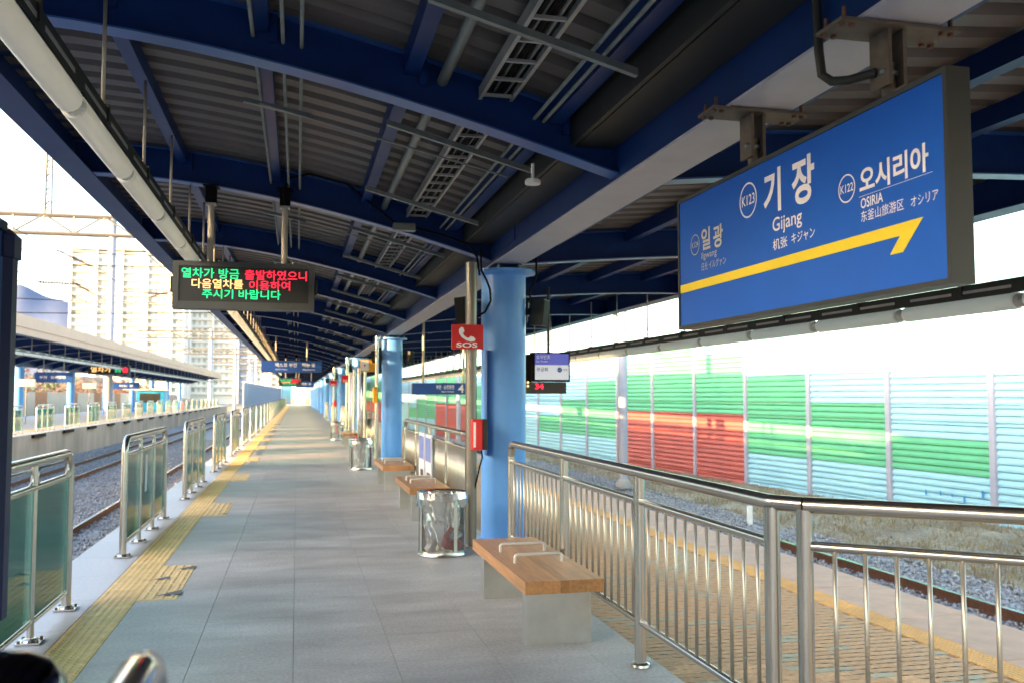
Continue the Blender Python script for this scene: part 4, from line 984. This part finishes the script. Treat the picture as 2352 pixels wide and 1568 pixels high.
for k, yy in enumerate((54, 82)): mast('catenary_mast', 9.4 - k * .8, yy, -1.2, 8.5, .14, 'pale catenary mast before the barrier, %s behind the nearest' % ordn(k))
def gantry(y, xl, xr, zt, zb, masts, label, k):
    t = thing('catenary_gantry', label, 'gantry', (masts[0], y, -1.5), 0, 'catenary gantries')
    for dy in (-.35, .35):
        MB().tube([(xl, y + dy, zt), (xr, y + dy, zt)], .13, 6).build('top_chord', m_cat, t); MB().tube([(xl, y + dy, zb), (xr, y + dy, zb)], .13, 6).build('bottom_chord', m_cat, t)
    n = int((xr - xl) / 2.2); mb = MB()
    for i in range(n):
        xa, xb = xl + (xr - xl) * i / n, xl + (xr - xl) * (i + 1) / n
        mb.tube([(xa, y - .35, zb), (xb, y - .35, zt)] if i % 2 else [(xa, y - .35, zt), (xb, y - .35, zb)], .085, 5); mb.tube([(xb, y - .35, zb), (xb, y - .35, zt)], .08, 5)
    mb.build('lattice', m_cat, t)
    for x in masts: MB().tube([(x, y, -1.5), (x, y, zt + .3)], .32, 14).build('mast', m_npost, t, True)
    return t
gantry(81, -34, 14, 16.3, 14.8, (-15.6 + .5, 13.5), 'lattice gantry over the tracks, nearest at the upper left', 0)
gy = 81
t = thing('feeder_pole', 'slim lattice pole rising above the nearest gantry', 'pole', (-20.1, 81, 16.4))
for dx in (-.25, .25): MB().tube([(-20.1 + dx, 81, 16.39), (-20.1 + dx * .8, 81, 21.8)], .11, 6).build('chord', m_cat, t)
mb = MB()
for i in range(9): mb.tube([(-20.35 if i % 2 else -19.85, 81, 16.5 + i * .58), (-19.85 if i % 2 else -20.35, 81, 16.5 + (i + 1) * .58)], .07, 5)
mb.build('lacing', m_cat, t); MB().tube([(-20.1, 81, 21.8), (-18.6, 81, 21.6)], .05, 6).build('arm', m_cat, t)
for k, (y_, xm) in enumerate(((150, -13.2), (205, -13.0), (260, -12.5), (330, -12))):
    gantry(y_, -24, 12, 11.5, 10.4, (xm, 11), 'small lattice gantry in the distance, %s beyond the nearest' % ordn(k), k + 1)
def wire(label, pts, r, cat='wire'): tag(MB().tube(pts, r, 5).build('overhead_wire', m_cable, None), label, cat, 'overhead wires')
for k, (x, z) in enumerate(((-3.78, 5.2), (-3.78, 6.3), (-8.02, 5.2), (-8.02, 6.3))):
    wire('thin %s wire above the %s track left of the platform' % ('contact' if z < 6 else 'messenger', 'nearer' if x > -5 else 'farther'), [(x, y_, z + (.0 if z < 6 else .5 * abs(math.sin((y_ - 26) * math.pi / 55)))) for y_ in np.arange(24, 330, 6)], .012)
for k, (a, b) in enumerate((((-20.1, 81, 17.5), (-6, 30, 10.5)), ((-26, 81, 15.2), (-14, 22, 8.6)), ((-24, 81, 20.5), (-16, 28, 11.6)))):
    a, b = Vector(a), Vector(b); wire('thin slanting wire in the upper left sky, %s' % ('lowest', 'middle', 'highest')[k], [a + (b - a) * s - Vector((0, 0, 1.2 * math.sin(math.pi * s))) for s in np.linspace(0, 1, 14)], .02)
for k, (za, zb_, yy) in enumerate(((13.6, 13.2, 80.2), (12.3, 12.6, 80.6), (9.7, 9.5, 81.6), (8.4, 8.9, 82.2))):
    wire('cross-track span wire hung from the nearest gantry, %s from the top' % ordn(k), [(x_, yy, za + (zb_ - za) * i_ / 9 - .25 * math.sin(math.pi * i_ / 9)) for i_, x_ in enumerate(np.linspace(-30, -2, 10))], .035)
for k, (a, b) in enumerate((((-13.4, 81, 9.3), (-8.6, 81, 10.9)), ((-14.9, 81, 11.4), (-20.5, 81, 14.0)), ((-15.0, 81, 10.6), (-24, 81, 10.9)), ((-14.6, 81, 10.2), (-8.0, 81, 9.9)), ((-15.2, 81, 9.2), (-19.4, 81, 11.6)))):
    t = thing('insulator_arm', 'catenary arm with ribbed insulator at the nearest gantry mast, %s' % ('rising to the right', 'rising steeply to the left', 'level to the left', 'level to the right', 'lower one rising to the left')[k], 'insulator', a, 0, 'gantry insulators')
    a, b = Vector(a), Vector(b); mb = MB(); insulator(mb, a + (b - a) * .3, a + (b - a) * .62, 14, .16); mb.build('ribbed_insulator', m_insul, t); MB().tube([a, b], .05, 6).build('arm', m_cat, t)
t = thing('insulator_arm', 'ribbed insulator arm seen between the canopy and barrier on the right', 'insulator', (9.6, 26.6, 4.0), 0, 'gantry insulators'); mb = MB(); insulator(mb, (8.9, 26.6, 4.35), (9.5, 26.6, 4.05), 9, .07); mb.build('ribbed_insulator', m_insul, t); MB().tube([(8.3, 26.6, 4.65), (9.75, 26.6, 3.95)], .025, 6).build('arm', m_cat, t)

# ---- apartment blocks
def apartment(label, x0, x1, y, d, h, floors, ncol, mat, kind=0, rz=0):
    t = thing('apartment_block', label, 'building', ((x0 + x1) / 2, y, -1.6)); o = ORG[t.name]
    MB().box(x0, x1, y, y + d, -1.6, h).build('wall', mat, t)
    fh = (h - 4) / floors; cw = (x1 - x0) / ncol
    slab = MB().box(x0 - .3, x1 + .3, -1.2, -.02, -.12, .12).mesh('balcony_slab', mat, (o.x, 0, 0), False)
    w1 = MB().box(-cw * .26, cw * .26, -.12, -.04, .9, fh * .86).mesh('window', m_win, (0, 0, 0), False)
    for i in range(floors):
        z = 2 + i * fh; inst(slab, 'balcony_slab', t, (0, y - o.y, z - o.z))
        for j in range(ncol):
            if (j % 4) == 3 and kind == 0: continue
            inst(w1, 'window', t, (x0 + (j + .5) * cw - o.x, y - o.y, z - o.z), scale=(1 if (j % 4) != 1 else .7, 1, 1))
    for j in range(0, ncol + 1, 4 if kind == 0 else 2): MB().box(x0 + j * cw - .35, x0 + j * cw + .35, y - 1.5, y - .02, -1.6, h + .5).build('pier', mat, t)
    rf = MB().box(x0 - .4, x1 + .4, y - 1.6, y + d + .4, h + .51, h + 1.3).build('roof', mat, t); MB().box((x0 + x1) / 2 - 4, (x0 + x1) / 2 + 4, y + 2, y + 8, h + 1.3, h + 5).build('stair_head', mat, rf)
    return t
apartment('wide cream apartment block filling the sky behind the opposite canopy', -74, -38, 330, 14, 50, 18, 18, m_apt)
apartment('cream apartment block joining the wide one on its right, slightly lower', -37.2, -22, 345, 14, 49, 17, 8, m_apt)
apartment('narrow blue-grey tower right of the cream blocks', -22.5, -17.5, 372, 12, 42, 16, 2, m_apt2, 1)
apartment('slim cream tower with dark balconies near the end of the eave', -17.0, -5.0, 400, 14, 41, 15, 4, m_apt, 1)
apartment('low far apartment block behind the blue barrier at the walkway end', -4.0, 14, 620, 14, 26, 9, 8, m_apt, 1)

# ---- blue translucent barrier on the far left of the tracks
t = thing('blue_glass_barrier', 'pale blue translucent barrier beyond the end of the opposite platform', 'barrier', (-10, 186, -1.6))
for i in range(40):
    ya = 186 + i * 5; xa = -10.2 + i * .12
    MB().box(xa - .05, xa + .05, ya + .15, ya + 4.85, -1.2, 4.2).build('pane', m_bglass, t); MB().box(xa - .12, xa + .12, ya - .12, ya + .12, -1.6, 4.4).build('post', m_npost, t)
eb = thing('end_wall', 'pale blue screen wall closing the far end of the platforms', 'barrier', (4, 190, -1.6))
for i in range(9): MB().box(-3 + i * 2.2, -1 + i * 2.2, 190, 190.1, -1.5, 4.4).build('pane', m_bglass, eb); MB().box(-3.12 + i * 2.2, -3.02 + i * 2.2, 189.9, 190.15, -1.6, 4.6).build('post', m_npost, eb)

# ---- opposite platform: signs, kiosk, bank and shrubs behind
bank = MB(); xs = np.linspace(-26, -75, 22); ys = np.linspace(20, 330, 60); v = []; f = []
for y in ys:
    for x in xs: v.append((x, y, -1.6 + 9.0 * min(1, max(0, (-26 - x) / 30)) * (.75 + .2 * math.sin(y * .05)) + random.uniform(-.3, .3)))
for i in range(len(ys) - 1):
    for k in range(len(xs) - 1): f.append((i * 22 + k, i * 22 + k + 1, (i + 1) * 22 + k + 1, (i + 1) * 22 + k))
tag(bank.add(v, f).build('embankment', m_bank), kind='structure')
rw_ = thing('retaining_wall', 'low grey panelled wall behind the opposite platform', 'wall', (-22.5, 50, -1.6))
for i in range(26): MB().box(-22.6, -22.4, 40 + i * 4, 43.94 + i * 4, -1.6, 1.9).build('wall_panel', m_white if i % 3 else m_concpink, rw_)
def shrub(x, y, z, r, h, mat, label):
    t = thing('shrub', label, 'shrub', (x, y, z), 0, 'shrubs behind the opposite platform')
    MB().tube([(x, y, z - .3), (x + .1, y, z + h * .5)], [.12, .04], 6).build('trunk', m_bark, t)
    n = 900; th = rng.uniform(0, 6.283, n); u = rng.uniform(-1, 1, n); rr = rng.uniform(.25, 1, n) ** .45 * (1 + .25 * np.sin(th * 3 + u * 4))
    P = np.stack([x + r * rr * np.sqrt(1 - u * u) * np.cos(th), y + r * rr * np.sqrt(1 - u * u) * np.sin(th), z + h * .55 + h * .5 * rr * u], -1)
    A = rng.normal(0, .16, (n, 3)); B = rng.normal(0, .16, (n, 3)); V = np.stack([P, P + A, P + B], 1).reshape(-1, 3) - np.array([x, y, z])
    o = mesh_np('crown', V, np.arange(3 * n).reshape(-1, 3), mat); o.parent = t
for k in range(16):
    y_ = 58 + k * 7.5 + random.uniform(-2, 2); e = k % 4 == 2
    shrub(-24.5 - random.uniform(0, 4), y_, -1.2, random.uniform(2.0, 3.0), random.uniform(4, 6.5), m_ever if e else m_twig, '%s shrub behind the opposite platform, %s from the left' % ('dark evergreen' if e else 'reddish bare', ordn(k)))
blue_sign('small blue sign hanging under the opposite canopy, leftmost', -15.0, -12.9, 2.35, 2.95, 58.5, [('부전', -14.7, -14.3, 2.58, 2.75), ('일광방면', -14.1, -13.3, 2.58, 2.75)], (-14.5, -13.4), 3.9)
blue_sign('small blue sign under the opposite canopy, farther right', -15.4, -13.2, 2.15, 2.7, 84, [('타는 곳', -14.8, -13.7, 2.32, 2.52)], (-15, -13.6), 3.9)
led_board('small lit LED display hanging before the opposite canopy', -13.6, -11.0, 3.0, 3.6, 66, [('열차가', -13.45, -12.2, 3.15, 3.5, e_amber), ('방금', -11.95, -11.55, 3.15, 3.5, e_green), ('출', -11.5, -11.1, 3.15, 3.5, e_red)], (-12.2,), 4.3)
t = thing('kiosk', 'small bright blue kiosk on the opposite platform', 'kiosk', (-14, 95, 0)); MB().bev(-15.2, -12.6, 95, 97, 0, 2.1, .05).build('body', m_skyb, t); MB().box(-15.4, -12.4, 94.7, 97.2, 2.101, 2.25).build('roof', m_white, t); MB().box(-14.9, -13.0, 94.985, 94.998, .9, 1.8).build('hatch', m_dark, t)
for k, y_ in enumerate((44, 60, 76)):
    t = thing('box_sign', 'small white box sign on the opposite platform, %s from the left' % ordn(k), 'sign', (-14.4, y_ + 12, 0), 0, 'white box signs'); MB().bev(-15.2, -14.3, y_ + 12, y_ + 12.2, 2.1, 2.5, .02).build('case', m_lamp, t); MB().tube([(-14.75, y_ + 12.1, .001), (-14.75, y_ + 12.1, 2.1)], .03, 8).build('post', m_cat, t)
# ---- unseen building added left of and behind the camera, shaped to shade the near floor
t = thing('unseen_shade_building', 'long pale unseen building added outside the left edge to shade the near floor', 'building', (-34, -30, -1.6))
MB().box(-46, -27, -3.9, 5, -1.6, 6.3).box(-46, -27, -90, -3.9, -1.6, 9.5).build('wall', m_apt, t); MB().box(-47, -26.5, -3.4, 5.5, 6.31, 6.8).box(-47, -26.5, -91, -3.4, 9.51, 10.1).build('roof', m_white, t)
for i in range(12): MB().box(-26.99, -26.95, -80 + i * 7, -76 + i * 7, 1, 5).build('window', m_win, t)
# white marker post on the right verge
t = MB().bev(9.91, 10.03, 18.98, 19.06, -1.45, -.88, .02).build('marker_post', m_white); tag(t, 'short white marker post standing on the grassy verge', 'marker')
